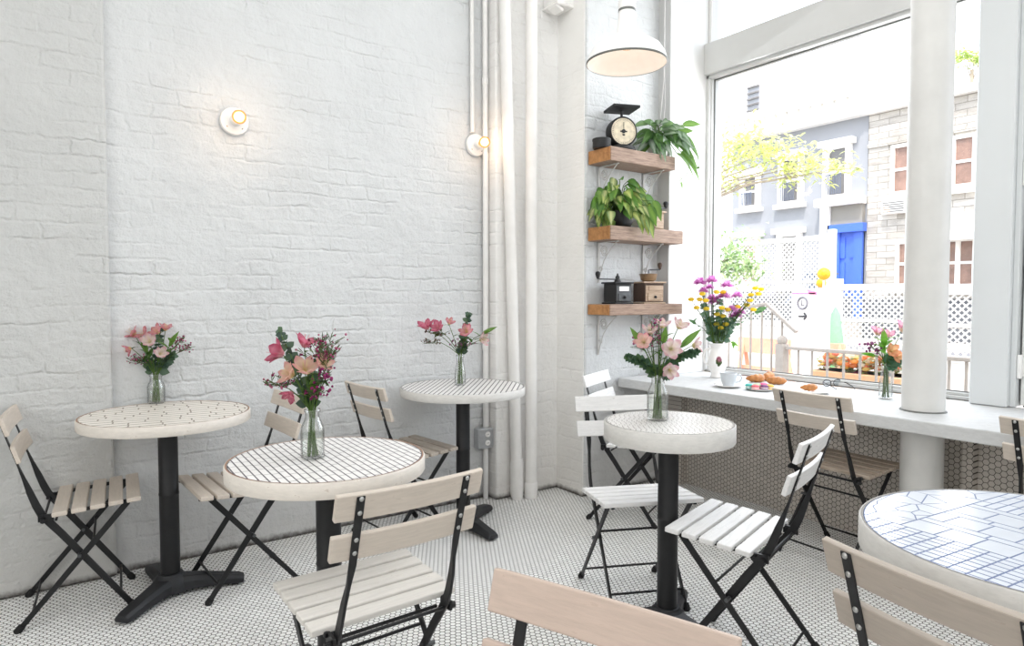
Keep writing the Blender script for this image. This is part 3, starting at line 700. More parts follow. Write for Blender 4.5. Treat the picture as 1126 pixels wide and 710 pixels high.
# the thin tendril that drops below the shelf and the white hanging cord
mb = MB(); mb.colr = g('7d9a60'); mb.tube([RT * .09 + Vector((0, -.09, .02)), RT * .12 + Vector((0, -.115, -.03)), RT * .10 + Vector((0, -.11, -.12)), RT * .06 + Vector((0, -.10, -.16))], .0018, 5)
mb.leaf(RT * .06 + Vector((0, -.10, -.15)), RT * -1 + Vector((0, 0, -.4)), (0, 0, 1), .035, .02, g('9dbb6a')); mb.leaf(RT * .07 + Vector((0, -.10, -.165)), RT * .3 + Vector((0, 0, -1)), (0, -1, 0), .035, .02, g('8ab05c')); mb.leaf(RT * .075 + Vector((0, -.10, -.145)), RT * -.6 + Vector((0, 0, .4)), (0, 0, 1), .03, .018, g('a9c47c'))
mb.tube([RT * .12 + Vector((0, -.11, -.02)), RT * .155 + Vector((0, -.12, .0)), RT * .165 + Vector((0, -.12, -.07))], .0018, 5); mb.ball(RT * .163 + Vector((0, -.12, -.08)), .008, 8, 5)
mb.build('tendril', 'leaf', tp, smooth=True)
cp = ony(726, 130, 2.9); ctop = ony(731, 60, 2.9)
cord = thing('hanging_cord', 'thin white cord hanging down to the trailing plant', 'cord', (cp.x, 2.9, cp.z))
MB().tube([(0, .0, 0), (.03, 0, .25), (.035, 0, CEIL - cp.z)], .0028, 6).build('strand', 'iron', cord); MB().tube([(.03, .0, -.02), (.045, 0, .1), (.035, 0, .3), (.035, 0.004, CEIL - cp.z)], .0022, 6).build('strand', 'iron', cord)

# middle shelf: variegated plant in black bowl, grinder half hidden
z = S2[1]; p = ony(682, 246, 2.93); random.seed(8); lv = []
for i in range(125):
    a = random.uniform(0, 2 * PI); e = random.uniform(0, 1); rr = .04 + .13 * math.sqrt(random.random())
    zz = .255 - 1.2 * max(0, rr - .06) + random.uniform(-.05, .05)
    tip = Vector((rr * math.cos(a) * 1.25, rr * math.sin(a) * .55 - .015, max(.02, zz)))
    d = Vector((math.cos(a), math.sin(a) * .6 - .35, random.uniform(-.8, .1)))
    c = random.choice(['4b7a32', '3d6b2c', '5c8c38', '6f9a3c', '37602b']); c2 = random.choice(['d3da84', 'b4c862', 'e0e4a4', '8fb352', '6a9a44'])
    if tip.y > .06: continue
    lv.append(((random.uniform(-.05, .05), random.uniform(-.03, .03), .095), tip, d, random.uniform(.055, .085), random.uniform(.04, .056), g(c), g(c2), random.uniform(.2, .9)))
for u_, w_ in ((-.165, .06), (-.13, .0), (-.10, .03), (.09, .02), (.13, .07), (.06, .03), (-.15, .11), (.155, .10), (.115, -.0), (-.12, .07)):
    lv.append(((.0, -.05, .09), RT * u_ + Vector((0, -.065, w_ + .055)), RT * (u_ * 2) + Vector((0, -.35, -1)), .10, .058, g('4f7d33'), g(random.choice(['d3da84', 'b4c862', '7fa544'])), .4))
potted('variegated_pothos', 'bushy yellow green variegated pothos in a black bowl on the middle shelf', (p.x, 2.935, z), [(.06, 0), (.066, .004), (.088, .05), (.092, .085), (.092, .095), (.085, .095), (.083, .08), (0, .08)], 'blackpot', lv, 'leaf')
def grinder(name, label, loc, rz, w, d_, h, bodymat, frontmat, topmat, crank, bowl, knobup=True, drawer=True):
    t = thing(name, label, 'coffee grinder', loc, rz)
    MB().box((0, 0, h * .5 + .006), (w, d_, h - .012)).build('body', bodymat, t, bevel=.003)
    MB().box((0, 0, h + .004), (w + .022, d_ + .022, .010)).build('top_plate', topmat, t, bevel=.002); MB().box((0, 0, .005), (w + .018, d_ + .018, .010)).build('plinth', topmat, t, bevel=.002)
    MB().box((0, -d_ / 2 - .001, h * .5), (w - .012, .004, h - .03)).build('front_panel', frontmat, t, bevel=.001)
    if drawer:
        dr = MB().box((0, -d_ / 2 - .005, h * .33), (w * .72, .008, h * .36)).build('drawer', frontmat, t, bevel=.002)
        MB().ball((0, -d_ / 2 - .015, h * .33), .009, 12, 8).build('knob', 'dark', dr, smooth=True)
        MB().box((0, -d_ / 2 - .004, h * .74), (w * .6, .004, h * .22)).build('name_plate', 'ceramic' if frontmat == 'steel' else frontmat, t, bevel=.001)
    zb = h + .009
    if bowl:
        MB().lathe([(.03, zb), (.048, zb + .012), (.055, zb + .045), (.060, zb + .048), (.055, zb + .05), (.05, zb + .045), (.0, zb + .02)], 28).build('hopper', 'brass', t, smooth=50); zb += .05
    else:
        MB().lathe([(.022, zb), (.018, zb + .012), (.012, zb + .02), (.014, zb + .03), (.006, zb + .042), (.004, zb + .052), (0, zb + .054)], 18).build('hub', 'dark', t, smooth=50)
    cx, cz = crank
    ck = MB().tube([(0, 0, zb - .02), (0, 0, zb + .024), (cx * .15, 0, zb + cz * .9), (cx, 0, zb + cz)], .0042, 8).build('crank', 'steel', t, smooth=40)
    MB().lathe([(.006, 0), (.011, .012), (.016, .03), (.013, .042), (0, .046)], 16, (cx, 0, zb + cz)).build('handle', 'dark' if not bowl else 'brownbox', ck, smooth=50)
    return t
p2 = ony(719, 244, 2.96)
grinder('coffee_grinder', 'tan wooden coffee grinder half hidden behind the pothos on the middle shelf', (p2.x, 2.965, z), 0, .09, .10, .115, 'tanbox', 'tanbox', 'tanbox', (.115, .03), False, drawer=False)
z = S3[1]
a = ony(678, 332, 2.93); grinder('coffee_grinder', 'black metal coffee grinder with crank to the left on the lowest shelf', (a.x + .012, 2.935, z), math.radians(-8), .118, .125, .125, 'dark', 'steel', 'dark', (-.145, .018), False)
a = ony(712, 332, 2.93); grinder('coffee_grinder', 'brown wooden coffee grinder with brass hopper on the lowest shelf', (a.x + .012, 2.935, z), math.radians(-14), .14, .135, .13, 'brownbox', 'tanbox', 'tanbox', (.085, .028), True)

# ------------------------------------------------------------------ bottles and flowers
BOT = dict(
    milk=[(.030, 0), (.0345, .003), (.0355, .01), (.0355, .083), (.033, .097), (.024, .118), (.0215, .128), (.0215, .139), (.0245, .142), (.0245, .15)],
    jar=[(.030, 0), (.036, .003), (.037, .01), (.037, .075), (.033, .088), (.026, .10), (.0245, .118), (.028, .124), (.028, .134)],
    slim=[(.024, 0), (.0275, .003), (.028, .01), (.0272, .055), (.0225, .085), (.0185, .11), (.0175, .135), (.0205, .14), (.0205, .15)])
def bottle(kind, loc, label, bs=1):
    t = thing('glass_bottle', label, 'vase', loc, 0, 'glass flower bottles'); t.scale = (bs, bs, bs)
    pr = BOT[kind]; inner = [(r - .0025, z_) for r, z_ in pr[2:]]
    MB().lathe([(0, .002)] + pr, 28).shell(inner[::-1], 28).build('glass', 'glass', t, smooth=True) if 0 else MB().shell([(0.0001, .001)] + pr + [(pr[-1][0] - .003, pr[-1][1])] + inner[::-1] + [(inner[0][0] * .6, .006), (.0001, .005)], 28).build('glass', 'glass', t, smooth=True)
    wz = pr[-1][1] * .5
    MB().shell([(.0001, .006)] + [(r - .003, z_) for r, z_ in pr[2:] if z_ < wz] + [(pr[3][0] - .0032, wz), (.0001, wz)], 28).build('water', 'water', t, smooth=50)
    return t
def bloom_alstro(mb, p, ax, s, cols, n=6, open_=.85):
    """funnel lily: six curled petals. cols = (throat, middle, edge)"""
    p = Vector(p); ax = Vector(ax).normalized(); e1 = ax.orthogonal().normalized(); e2 = ax.cross(e1)
    for k in range(n):
        a = 2 * PI * k / n + random.uniform(-.12, .12); rd = e1 * math.cos(a) + e2 * math.sin(a); sd = ax.cross(rd)
        L_ = s * random.uniform(.85, 1.05); W_ = s * (.5 if k % 2 else .4); vs = []; cs = []; fs = []; N = 6
        th0 = .25; x = y = 0; pos = p.copy()
        op = open_ * random.uniform(.85, 1.15)
        for i in range(N + 1):
            t_ = i / N; th = th0 + op * t_ * 1.15
            if i: pos = pos + (ax * math.cos(th) + rd * math.sin(th)) * (L_ / N)
            w = W_ * (.22 + .95 * math.sin(PI * min(1, t_ * .82 + .08))) / 2 if i < N else W_ * .06
            nrm = (ax * math.sin(th) - rd * math.cos(th))
            c = cols[0] if t_ < .3 else (cols[1] if t_ < .72 else cols[2])
            m_ = [cols[0][q_] * .35 + c[q_] * .65 for q_ in range(3)]
            vs += [pos - sd * w - nrm * w * .35, pos, pos + sd * w - nrm * w * .35]; cs += [c, tuple(m_), c]
        for i in range(N): b = i * 3; fs += [(b, b + 1, b + 4, b + 3), (b + 1, b + 2, b + 5, b + 4)]
        mb.add(vs, fs, cs)
    for k in range(4):
        a = 2 * PI * k / 5; d = ax + (e1 * math.cos(a) + e2 * math.sin(a)) * .25
        c0 = mb.colr; mb.colr = cols[0]; mb.tube([p, p + d * s * .75], s * .012, 4); mb.colr = c0
PINK = (g('f0d9a8'), g('e59bb0'), g('cf5f86')); HOT = (g('eeb7c0'), g('d9708f'), g('bf3f6c')); PEACH = (g('efe0b0'), g('f2c9bd'), g('e8a0a8')); PALE = (g('eee6c0'), g('f3dce0'), g('e3a6bb')); ORANGE = (g('f0d8a0'), g('f0b088'), g('e58a66'))
def stem_thing(name, label, group, base, bottom, tip, neck, build, cat='flower'):
    """one cut stem standing in a bottle: passes the neck and bends to its tip"""
    t = thing(name, label, cat, base, 0, group)
    b, n_, e = Vector(bottom), Vector(neck), Vector(tip)
    m_ = (n_ + e) / 2 + Vector((0, 0, .18 * (Vector((e.x - n_.x, e.y - n_.y, 0)).length)))
    pts = [b, b.lerp(n_, .5), n_, n_.lerp(m_, .5) + Vector((0, 0, .006)), m_, m_.lerp(e, .55), e]
    mb = MB(); mb.colr = g('5f8238'); mb.tube(pts, [.0024, .0024, .0023, .002, .0018, .0016, .0013], 6)
    mb.build('stem', 'leaf', t, smooth=40); build(t, pts); return t
def mk_alstro(cols, s, tilt=None, leaves=3, extra=0, away=(0, 0, .4)):
    def f(t, pts, s=s * .95):
        e = Vector(pts[-1]); d = (e - Vector(pts[-3])).normalized()
        for k in range(1 + extra):
            mb = MB(); off = Vector((random.uniform(-1, 1), random.uniform(-1, 1), random.uniform(-.5, .6))) * s * (.75 if k else 0)
            ax = Vector(tilt) if (tilt and k == 0) else d * .5 + Vector((random.uniform(-.6, .6), random.uniform(-.6, .2), random.uniform(.0, .6))) - FLAT * .4
            mb.colr = g('6c8a44'); mb.tube([e, e + off * .6, e + off], .0013, 5); bloom_alstro(mb, e + off, ax, s * random.uniform(.85, 1.05), cols)
            mb.build('bloom', 'petal', t, smooth=True)
        if leaves:
            mb = MB()
            for k in range(leaves):
                q_ = Vector(pts[3]).lerp(e, random.uniform(.15, .95)); a = random.uniform(0, 2 * PI)
                mb.leaf(q_, RT * math.cos(a) - FLAT * abs(math.sin(a)) * .5 + Vector((0, 0, random.uniform(.0, .8))), (0, 0, 1), random.uniform(.045, .075), .015, g(random.choice(['4a7030', '5d8438', '3c5f2c'])), .3)
            mb.build('foliage', 'leaf', t, smooth=True)
    return f
def mk_euc(n=14, s=.026, c=('46604a', '55705a', '3d5546', '5f7a5c')):
    def f(t, pts):
        mb = MB(); P_ = [Vector(p_) for p_ in pts[2:]]
        for k in range(n):
            u_ = (k + .8) / n * (len(P_) - 1); i = min(int(u_), len(P_) - 2); q_ = P_[i].lerp(P_[i + 1], u_ - i); d = (P_[i + 1] - P_[i]).normalized()
            for sgn in (1, -1):
                sd = d.cross(FLAT).normalized() * sgn * math.cos(k * 1.3) + FLAT * math.sin(k * 1.3) * -sgn
                L_ = s * (1.25 - .6 * u_ / len(P_)) * random.uniform(.85, 1.15)
                mb.leaf(q_, sd + d * .4, -FLAT + Vector((0, 0, .3)), L_, L_ * .85, g(random.choice(c)), .1, n=5, cup=.1)
        mb.build('foliage', 'leaf', t, smooth=True)
    return f
def mk_wax(n=16, spread=.05, cols=('b5487c', 'c96a94', '9c3a68', 'd48aa8'), bud=.0036, green=.4):
    def f(t, pts):
        st = MB(); fl = MB(); e = Vector(pts[-1]); m_ = Vector(pts[-3]); st.colr = g('6a6a48')
        for k in range(n):
            q_ = m_.lerp(e, random.uniform(.1, 1)); o_ = RT * random.gauss(0, spread) + FLAT * random.gauss(0, spread * .6) + Vector((0, 0, random.uniform(-.2, 1.2) * spread))
            st.tube([q_, q_ + o_ * .5 + Vector((0, 0, -.004)), q_ + o_], .0008, 4)
            for j in range(2):
                if random.random() < .75: fl.ball(q_ + o_ + Vector((random.gauss(0, .007), random.gauss(0, .007), random.gauss(0, .006))), bud * random.uniform(.6, 1.25), 6, 4, col=g(random.choice(cols)))
            for j in range(3):
                if random.random() < green: st.leaf(q_ + o_ * random.uniform(.2, .9), o_ + RT * random.gauss(0, .03) + Vector((0, 0, random.uniform(-.01, .04))), -FLAT, .02, .0032, g(random.choice(['5b6f42', '4c5f3a', '6a7a58'])), 0, n=2)
        st.build('twigs', 'leaf', t, smooth=40); fl.build('buds', 'petal', t, smooth=True)
    return f
def mk_leafy(n=6, L0=.07, W0=.017, c=('4a7030', '5d8438', '6b9440')):
    def f(t, pts):
        mb = MB(); P_ = [Vector(p_) for p_ in pts[3:]]; e = P_[-1]; d = (P_[-1] - P_[-2]).normalized()
        mb.leaf(e - d * .03, d, -FLAT + Vector((0, 0, .5)), L0 * 1.2, W0 * 1.3, g(c[-1]), .05)
        for k in range(n):
            q_ = P_[0].lerp(e, (k + .5) / n); a = k * 2.4
            mb.leaf(q_, d * .7 + RT * math.cos(a) - FLAT * math.sin(a) * .6, (0, 0, 1), L0 * random.uniform(.7, 1.1), W0, g(random.choice(c)), .25)
        mb.build('foliage', 'leaf', t, smooth=True)
    return f
def bouquet(kind, base, k, where, items, seed, bs=1):
    """k: metres per photo pixel at the bottle; items: (maker, dx px right, dy px up, depth m, name, label words)"""
    random.seed(seed)
    bottle(kind, base, 'clear glass bottle of cut flowers ' + where, bs)
    H = BOT[kind][-1][1] * bs; r0 = BOT[kind][0][0] * .5 * bs; rn = BOT[kind][-1][0] * .5 * bs
    for i, (mk, dx, dy, dz, nm, words) in enumerate(items):
        a = i * 2.399 + seed; bt = Vector((r0 * math.cos(a), r0 * math.sin(a), .007))
        tip = RT * (dx * k) + FLAT * dz + Vector((0, 0, dy * k))
        nk = Vector((tip.x, tip.y, 0)); nk = nk.normalized() * rn * .7 if nk.length > .004 else Vector((0, 0, 0))
        nk = nk + Vector((0, 0, H + .002)) - Vector((math.cos(a), math.sin(a), 0)) * .002
        stem_thing(nm, words + ' ' + where, 'cut stems ' + where, base, bt, tip, nk, mk)
A_, E_, W_ = 'alstroemeria', 'eucalyptus_branch', 'waxflower_sprig'
b2 = onz(344, 503, .75)
bouquet('milk', b2, .00262, 'on the striped middle table', [
    (mk_alstro(HOT, .076, tilt=-RT + Vector((0, 0, .35)), leaves=1), -30, 121, -.02, A_, 'deep pink trumpet shaped lily pointing left'),
    (mk_alstro(HOT, .06, tilt=RT * .3 + Vector((0, 0, 1)), leaves=1), -12, 128, .03, A_, 'deep pink lily standing upright at the top left'),
    (mk_alstro(PEACH, .066, tilt=-RT * .7 - FLAT * .6 + Vector((0, 0, .5)), leaves=2), -15, 98, -.05, A_, 'pale peach lily, left one of the open pair'),
    (mk_alstro(PEACH, .064, tilt=RT * .2 - FLAT * .5 + Vector((0, 0, .9)), leaves=2), -4, 100, -.03, A_, 'pale peach lily with upright petals at the centre'),
    (mk_alstro(PEACH, .05, tilt=RT * .5 - FLAT * .5 + Vector((0, 0, .5)), leaves=2), 12, 108, .0, A_, 'pale peach lily at the right side'),
    (mk_alstro(HOT, .042, tilt=-RT * .4 - FLAT * .6 + Vector((0, 0, -.7)), leaves=1), -17, 80, -.05, A_, 'deep pink lily drooping over the neck'),
    (mk_euc(15, .03), -40, 148, .02, E_, 'grey green eucalyptus branch reaching up left'),
    (mk_euc(13, .026), -3, 112, .04, E_, 'short eucalyptus branch in the middle'),
    (mk_wax(34, .033, green=.9), 10, 140, .03, W_, 'wispy tall waxflower sprig at the top'),
    (mk_wax(34, .032, green=.9), 25, 132, .0, W_, 'wispy waxflower sprig leaning right'),
    (mk_wax(22, .025, green=.7), -45, 90, -.03, W_, 'wispy waxflower sprig sticking out left'),
    (mk_wax(22, .016, ('b8488a', 'c25a98', '9c3a78'), .0045), 24, 104, -.03, W_, 'magenta waxflower sprig at the right'),
    (mk_wax(16, .014, ('b8488a', 'c25a98', '9c3a78'), .0045), 11, 80, -.04, W_, 'magenta waxflower sprig low at the right'),
    (mk_leafy(9, .06), 3, 84, -.02, 'leafy_stem', 'dark green leafy stem'), (mk_leafy(8, .05), -8, 78, .02, 'leafy_stem', 'short green leafy stem at the back')], 1)
b1 = onz(172, 443, .76)
bouquet('jar', b1, .00372, 'on the left round table', [
    (mk_alstro(PINK, .06, leaves=2, extra=1), -24, 82, .0, A_, 'rose pink lily cluster at the left'),
    (mk_alstro(PINK, .05, tilt=-RT * .6 - FLAT * .4 + Vector((0, 0, -.4)), leaves=2), -23, 68, -.04, A_, 'rose pink lily hanging below the left cluster'),
    (mk_alstro(PALE, .06, tilt=-FLAT * .7 + RT * .1 + Vector((0, 0, .5)), leaves=3), 2, 74, -.05, A_, 'pale pink open lily at the centre'),
    (mk_alstro(PINK, .05, leaves=1, extra=1), 10, 88, .02, A_, 'rose pink lily pair at the top'),
    (mk_alstro(PALE, .052, tilt=RT * .5 - FLAT * .5 + Vector((0, 0, .4)), leaves=2), 12, 60, -.05, A_, 'pale pink lily low at the right'),
    (mk_euc(12, .03), 2, 93, .03, E_, 'grey green eucalyptus branch at the top'), (mk_euc(10, .034), 22, 60, .0, E_, 'grey green eucalyptus branch at the right'), (mk_euc(9, .03), -14, 52, .02, E_, 'grey green eucalyptus branch low at the left'),
    (mk_wax(20, .022), -22, 52, -.02, W_, 'dusky pink waxflower sprig low at the left'), (mk_wax(16, .012), 36, 80, .0, W_, 'waxflower sprig reaching far right'), (mk_wax(16, .014), 42, 68, .02, W_, 'thin waxflower sprig at the far right'),
    (mk_leafy(7, .07, .02), -8, 70, -.03, 'leafy_stem', 'green leafy stem at the left'), (mk_leafy(7, .075, .02), 24, 76, -.02, 'leafy_stem', 'green leafy stem at the right')], 2)
b3 = onz(506, 423, .76)
bouquet('slim', b3, .0047, 'on the back table by the pipes', [
    (mk_alstro(HOT, .076, leaves=2, extra=1), -24, 64, -.0, A_, 'deep pink lily cluster at the left'), (mk_alstro(PINK, .056, leaves=3), -13, 70, .02, A_, 'pink lily bud above the left cluster'),
    (mk_alstro(PINK, .07, tilt=-RT * .2 - FLAT * .6 + Vector((0, 0, .5)), leaves=2), 9, 60, -.03, A_, 'pink lily at the right of the middle'), (mk_alstro(PALE, .076, tilt=RT * .7 - FLAT * .4 + Vector((0, 0, .2)), leaves=3), 23, 52, .0, A_, 'pale pink lily at the far right'),
    (mk_euc(16, .032), 10, 82, .0, E_, 'tall dark eucalyptus branch'), (mk_euc(10, .032), 4, 52, .02, E_, 'short dark eucalyptus branch'),
    (mk_leafy(7, .08, .018), 31, 62, -.0, 'leafy_stem', 'leafy stem leaning far right'), (mk_wax(16, .02, ('8a7468', 'a08a7c'), .005), -42, 48, -.0, W_, 'dry brown twig reaching left'), (mk_wax(16, .018, ('8a7468', '6d7a4c'), .006), -40, 62, .02, 'leafy_stem', 'bare twig with buds at the upper left'), (mk_wax(14, .03, ('a87a90', '8c6a80'), .005), 2, 48, -.03, W_, 'dusky waxflower sprig in the middle')], 3, 1.1)
b4 = onz(723, 461.5, .78)
bouquet('milk', b4, .0033, 'on the thick rimmed table', [
    (mk_alstro((g('f0e4c0'), g('f2c4c0'), g('ea9aa6')), .062, tilt=-FLAT * .7 - RT * .3 + Vector((0, 0, .4)), leaves=1), -18, 88, -.04, A_, 'salmon pink lily at the left'), (mk_alstro(PALE, .056, tilt=Vector((0, 0, 1)) - FLAT * .4, leaves=2), -10, 97, .0, A_, 'cream lily behind the salmon one'),
    (mk_alstro(PALE, .066, tilt=-FLAT + Vector((0, 0, .25)), leaves=2), 8, 82, -.07, A_, 'large open pink and white lily facing the viewer'), (mk_alstro(PALE, .06, tilt=RT * .4 - FLAT * .4 + Vector((0, 0, .8)), leaves=3), 22, 104, .0, A_, 'pale pink lily at the top right'),
    (mk_alstro(PALE, .058, tilt=-FLAT * .8 + Vector((0, 0, -.2)), leaves=2), 8, 60, -.06, A_, 'pale pink lily low at the front'), (mk_alstro(PALE, .056, tilt=RT + Vector((0, 0, .1)), leaves=1), 40, 84, .02, A_, 'pale pink lily at the far right'), (mk_alstro(PALE, .05, leaves=1), 6, 104, .03, A_, 'pale pink lily at the back'),
    (mk_euc(22, .025, ('46664a', '3a583f', '55755a', '4d6d42')), -36, 72, .0, E_, 'dark eucalyptus branch leaning left'), (mk_euc(24, .025, ('46664a', '3a583f', '55755a', '4d6d42')), 45, 78, .0, E_, 'dark eucalyptus branch leaning right'), (mk_euc(13, .025, ('46664a', '3a583f', '55755a', '4d6d42')), -6, 60, .02, E_, 'short eucalyptus branch over the neck'), (mk_euc(13, .025, ('46664a', '3a583f', '55755a', '4d6d42')), 12, 52, .0, E_, 'short eucalyptus branch at the right of the neck'),
    (mk_wax(16, .016, ('b05a8c', 'c47aa2', 'd69ab8'), .0045), -8, 112, .0, W_, 'pink waxflower sprig at the top left'), (mk_wax(16, .016, ('b05a8c', 'c47aa2', 'd69ab8'), .0045), 2, 112, .02, W_, 'pink waxflower sprig at the top middle'), (mk_wax(16, .014, ('b05a8c', 'c47aa2'), .0045), -26, 98, .0, W_, 'pink waxflower sprig at the far left'),
    (mk_leafy(3, .075, .02), -24, 92, -.02, 'leafy_stem', 'green leafy stem leaning left'), (mk_leafy(3, .085, .02), 30, 90, -.03, 'leafy_stem', 'long leaved stem leaning right'), (mk_leafy(6, .06, .018), 4, 96, -.04, 'leafy_stem', 'upright green leafy stem')], 4, 1.12)
b5 = onz(973.5, 438, CT)
bouquet('slim', b5, .0043, 'on the window counter by the column', [
    (mk_alstro((g('f0dcc8'), g('e3a2bf'), g('d482ac')), .082, leaves=2), -12, 75, .0, A_, 'pink lily at the left'), (mk_alstro((g('f0dcc8'), g('e3a2bf'), g('d482ac')), .086, leaves=2), 14, 79, -.02, A_, 'pink lily at the right'), (mk_alstro((g('f0dcc8'), g('e3a2bf'), g('cf6f9f')), .05, leaves=1), 8, 72, .04, A_, 'pink lily at the back'),
    (mk_alstro(ORANGE, .06, tilt=-FLAT + Vector((0, 0, .3)), leaves=1), -1, 56, -.04, A_, 'peach orange lily at the front'), (mk_alstro(ORANGE, .052, tilt=-FLAT + RT * .4, leaves=1), 4, 50, -.04, A_, 'small peach orange lily at the front'),
    (mk_leafy(9, .09, .03, ('5f9a30', '6fae3c', '86c04a')), -6, 68, -.02, 'leafy_stem', 'bright green leafy stem'), (mk_leafy(5, .06, .016, ('5f9a30', '6fae3c')), -20, 52, .0, 'leafy_stem', 'green leafy stem leaning left'),
    (mk_euc(11, .045, ('4f7a5c', '5f8a6a')), 17, 48, .0, E_, 'blue green eucalyptus branch at the right'), (mk_euc(8, .036, ('4f7a5c', '5f8a6a')), 6, 38, -.02, E_, 'low eucalyptus branch at the front'), (mk_wax(14, .02, ('a0568c', 'b878a8'), .007), -16, 60, .0, W_, 'purple waxflower sprig at the left')], 5, 1.18)

# ceramic vase with garden flowers
random.seed(21)
bv = onz(788.5, 415, CT); kv = (bv - CAM).dot(FW) / F
va = thing('ceramic_vase', 'white ceramic vase painted with a pink rose on the counter', 'vase', bv); va.scale = (1.15, 1.15, 1.24)
VP = [(.030, 0), (.036, .004), (.036, .012), (.031, .02), (.044, .045), (.053, .075), (.052, .098), (.043, .125), (.036, .145), (.037, .158), (.048, .174), (.051, .178)]
MB().lathe([(0, 0)] + VP + [(.047, .178), (.043, .172), (.033, .155), (.0, .14)], 40).build('body', 'ceramic', va, smooth=True)
hd = -RT
MB().tube([hd * .040 + Vector((0, 0, .150)), hd * .068 + Vector((0, 0, .143)), hd * .078 + Vector((0, 0, .11)), hd * .070 + Vector((0, 0, .08)), hd * .05 + Vector((0, 0, .062))], [.006, .007, .007, .006, .005], 10).build('handle', 'ceramic', va, smooth=True)
mb = MB()
def on_vase(a, z_):
    for (r0, z0), (r1, z1) in zip(VP, VP[1:]):
        if z0 <= z_ <= z1 and z1 > z0: rr = r0 + (r1 - r0) * (z_ - z0) / (z1 - z0); break
    else: rr = .05
    d = -FLAT * math.cos(a) + RT * math.sin(a); return d * (rr + .0006) + Vector((0, 0, z_)), d
for a, z_, r_, c in [(a_ - .38, z__, r__ * 1.35, c_) for a_, z__, r__, c_ in [(.25, .098, .011, 'd88aa4'), (.2, .094, .009, 'c76f90'), (.33, .092, .008, 'e3a7b8'), (.26, .103, .008, 'e8b8c4'), (.12, .081, .007, '6f8f5a'), (.3, .076, .007, '7d9a62'), (.42, .083, .006, '6f8f5a'), (.05, .09, .005, '7d9a62'), (.22, .068, .005, '6f8f5a')]]:
    q_, d = on_vase(a, z_); mb.ball(q_, r_, 10, 6, (1, 1, 1), g(c))
# flatten the motif on to the glaze
for i, v_ in enumerate(mb.v):
    v_ = Vector(v_); rad = Vector((v_.x, v_.y, 0)); q_, d = on_vase(-.18, max(.03, min(.12, v_.z))); tr = Vector((q_.x, q_.y, 0)).length
    rad = rad.normalized() * (tr + .0004); mb.v[i] = (rad.x, rad.y, v_.z)
mb.build('rose_motif', 'petal', va, smooth=True)
def mum(t, c, r, cols):
    mb = MB()
    for k in range(46):
        th = math.acos(1 - 1.25 * (k + .5) / 46); a = k * 2.399
        d = Vector((math.sin(th) * math.cos(a), math.sin(th) * math.sin(a), math.cos(th) * .8 + .1))
        mb.leaf(Vector(c) + d * r * .25, d, (0, 0, 1) if abs(d.z) < .8 else (1, 0, 0), r * .9, r * .42, g(random.choice(cols)), .12, n=3, cup=.4)
    mb.build('bloom', 'petal', t, smooth=True)
def vase_stem(name, label, dx, dy, dz, mk):
    a = random.uniform(0, 2 * PI); tip = RT * (dx * kv) + FLAT * dz + Vector((0, 0, dy * kv)); nk = Vector((tip.x, tip.y, 0)); nk = nk.normalized() * min(.032, nk.length * .3 + .004) + Vector((0, 0, .226))
    stem_thing(name, label, 'cut stems in the ceramic vase', bv, Vector((.012 * math.cos(a),   .012 * math.sin(a), .176)), tip, nk, mk)
PUR = ('e08ad2', 'e6a2da', 'd478c6', 'eebce6')
def mk_mum(r): 
    def f(t, pts):
        e = Vector(pts[-1]); mum(t, e, r, PUR)
        mb = MB()
        for k in range(5):
            q_ = Vector(pts[3]).lerp(e, random.uniform(0, .8)); aa = random.uniform(0, 2 * PI); mb.leaf(q_, RT * math.cos(aa) + FLAT * math.sin(aa) + Vector((0, 0, .5)), (0, 0, 1), .05, .02, g(random.choice(['4f7348', '5f8455', '43653f'])), .3)
        mb.build('foliage', 'leaf', t, smooth=True)
    return f
def mk_button(r):
    def f(t, pts):
        e = Vector(pts[-1]); mb = MB(); mb.ball(e, r, 14, 8, (1, 1, .62), g('ffe758'), .06); mb.build('bloom', 'petal', t, smooth=True)
        mb = MB()
        for k in range(4):
            q_ = Vector(pts[3]).lerp(e, random.uniform(0, .85)); aa = random.uniform(0, 2 * PI); mb.leaf(q_, RT * math.cos(aa) + FLAT * math.sin(aa) + Vector((0, 0, .4)), (0, 0, 1), .04, .014, g(random.choice(['4f7348', '6a8c58', '43653f'])), .3)
        mb.build('foliage', 'leaf', t, smooth=True)
    return f
mums = [(768, 312, .032), (779, 310, .03), (770, 321, .024), (780, 317, .022), (798, 315, .03), (794, 327, .034), (806, 326, .026), (786, 333, .034), (783, 329, .026), (801, 341, .026), (808, 348, .03), (812, 344, .026)]
where = ['at the upper left', 'at the top', 'at the left edge', 'left of the top', 'at the top right', 'in the middle', 'at the right', 'in the lower middle', 'behind the middle', 'low at the right', 'drooping lowest at the right', 'lowest at the far right']
for (x, y, r_), w in zip(mums, where): vase_stem('purple_mum', 'purple mum flower %s of the ceramic vase bouquet' % w, x - 788.5, 415 - y, random.uniform(-.06, .03), mk_mum(r_ * 1.45))
for x, y in [(767, 323), (783, 321), (792, 321), (758, 329), (765, 329), (771, 330), (762, 338), (772, 339), (788, 338), (796, 340), (808, 337), (785, 345), (792, 347), (786, 356), (790, 360), (796, 356), (821, 324), (825, 317), (828, 323), (834, 318), (819, 330), (818, 335), (824, 340)]:
    vase_stem('yellow_button_flower', 'small yellow button flower in the ceramic vase bouquet', x - 788.5, 415 - y, random.uniform(-.09, -.02), mk_button(.0195))
for i, (x, y) in enumerate([(776, 345), (783, 350), (790, 345), (797, 350), (803, 355), (770, 335), (788, 330), (810, 345)]):
    vase_stem('leafy_stem', 'grey green leafy stem in the ceramic vase bouquet', x - 788.5, 415 - y, random.uniform(-.05, .05), mk_euc(11, .034, ('6a8c74', '7a9a80', '5a7c66', '8aa894')))
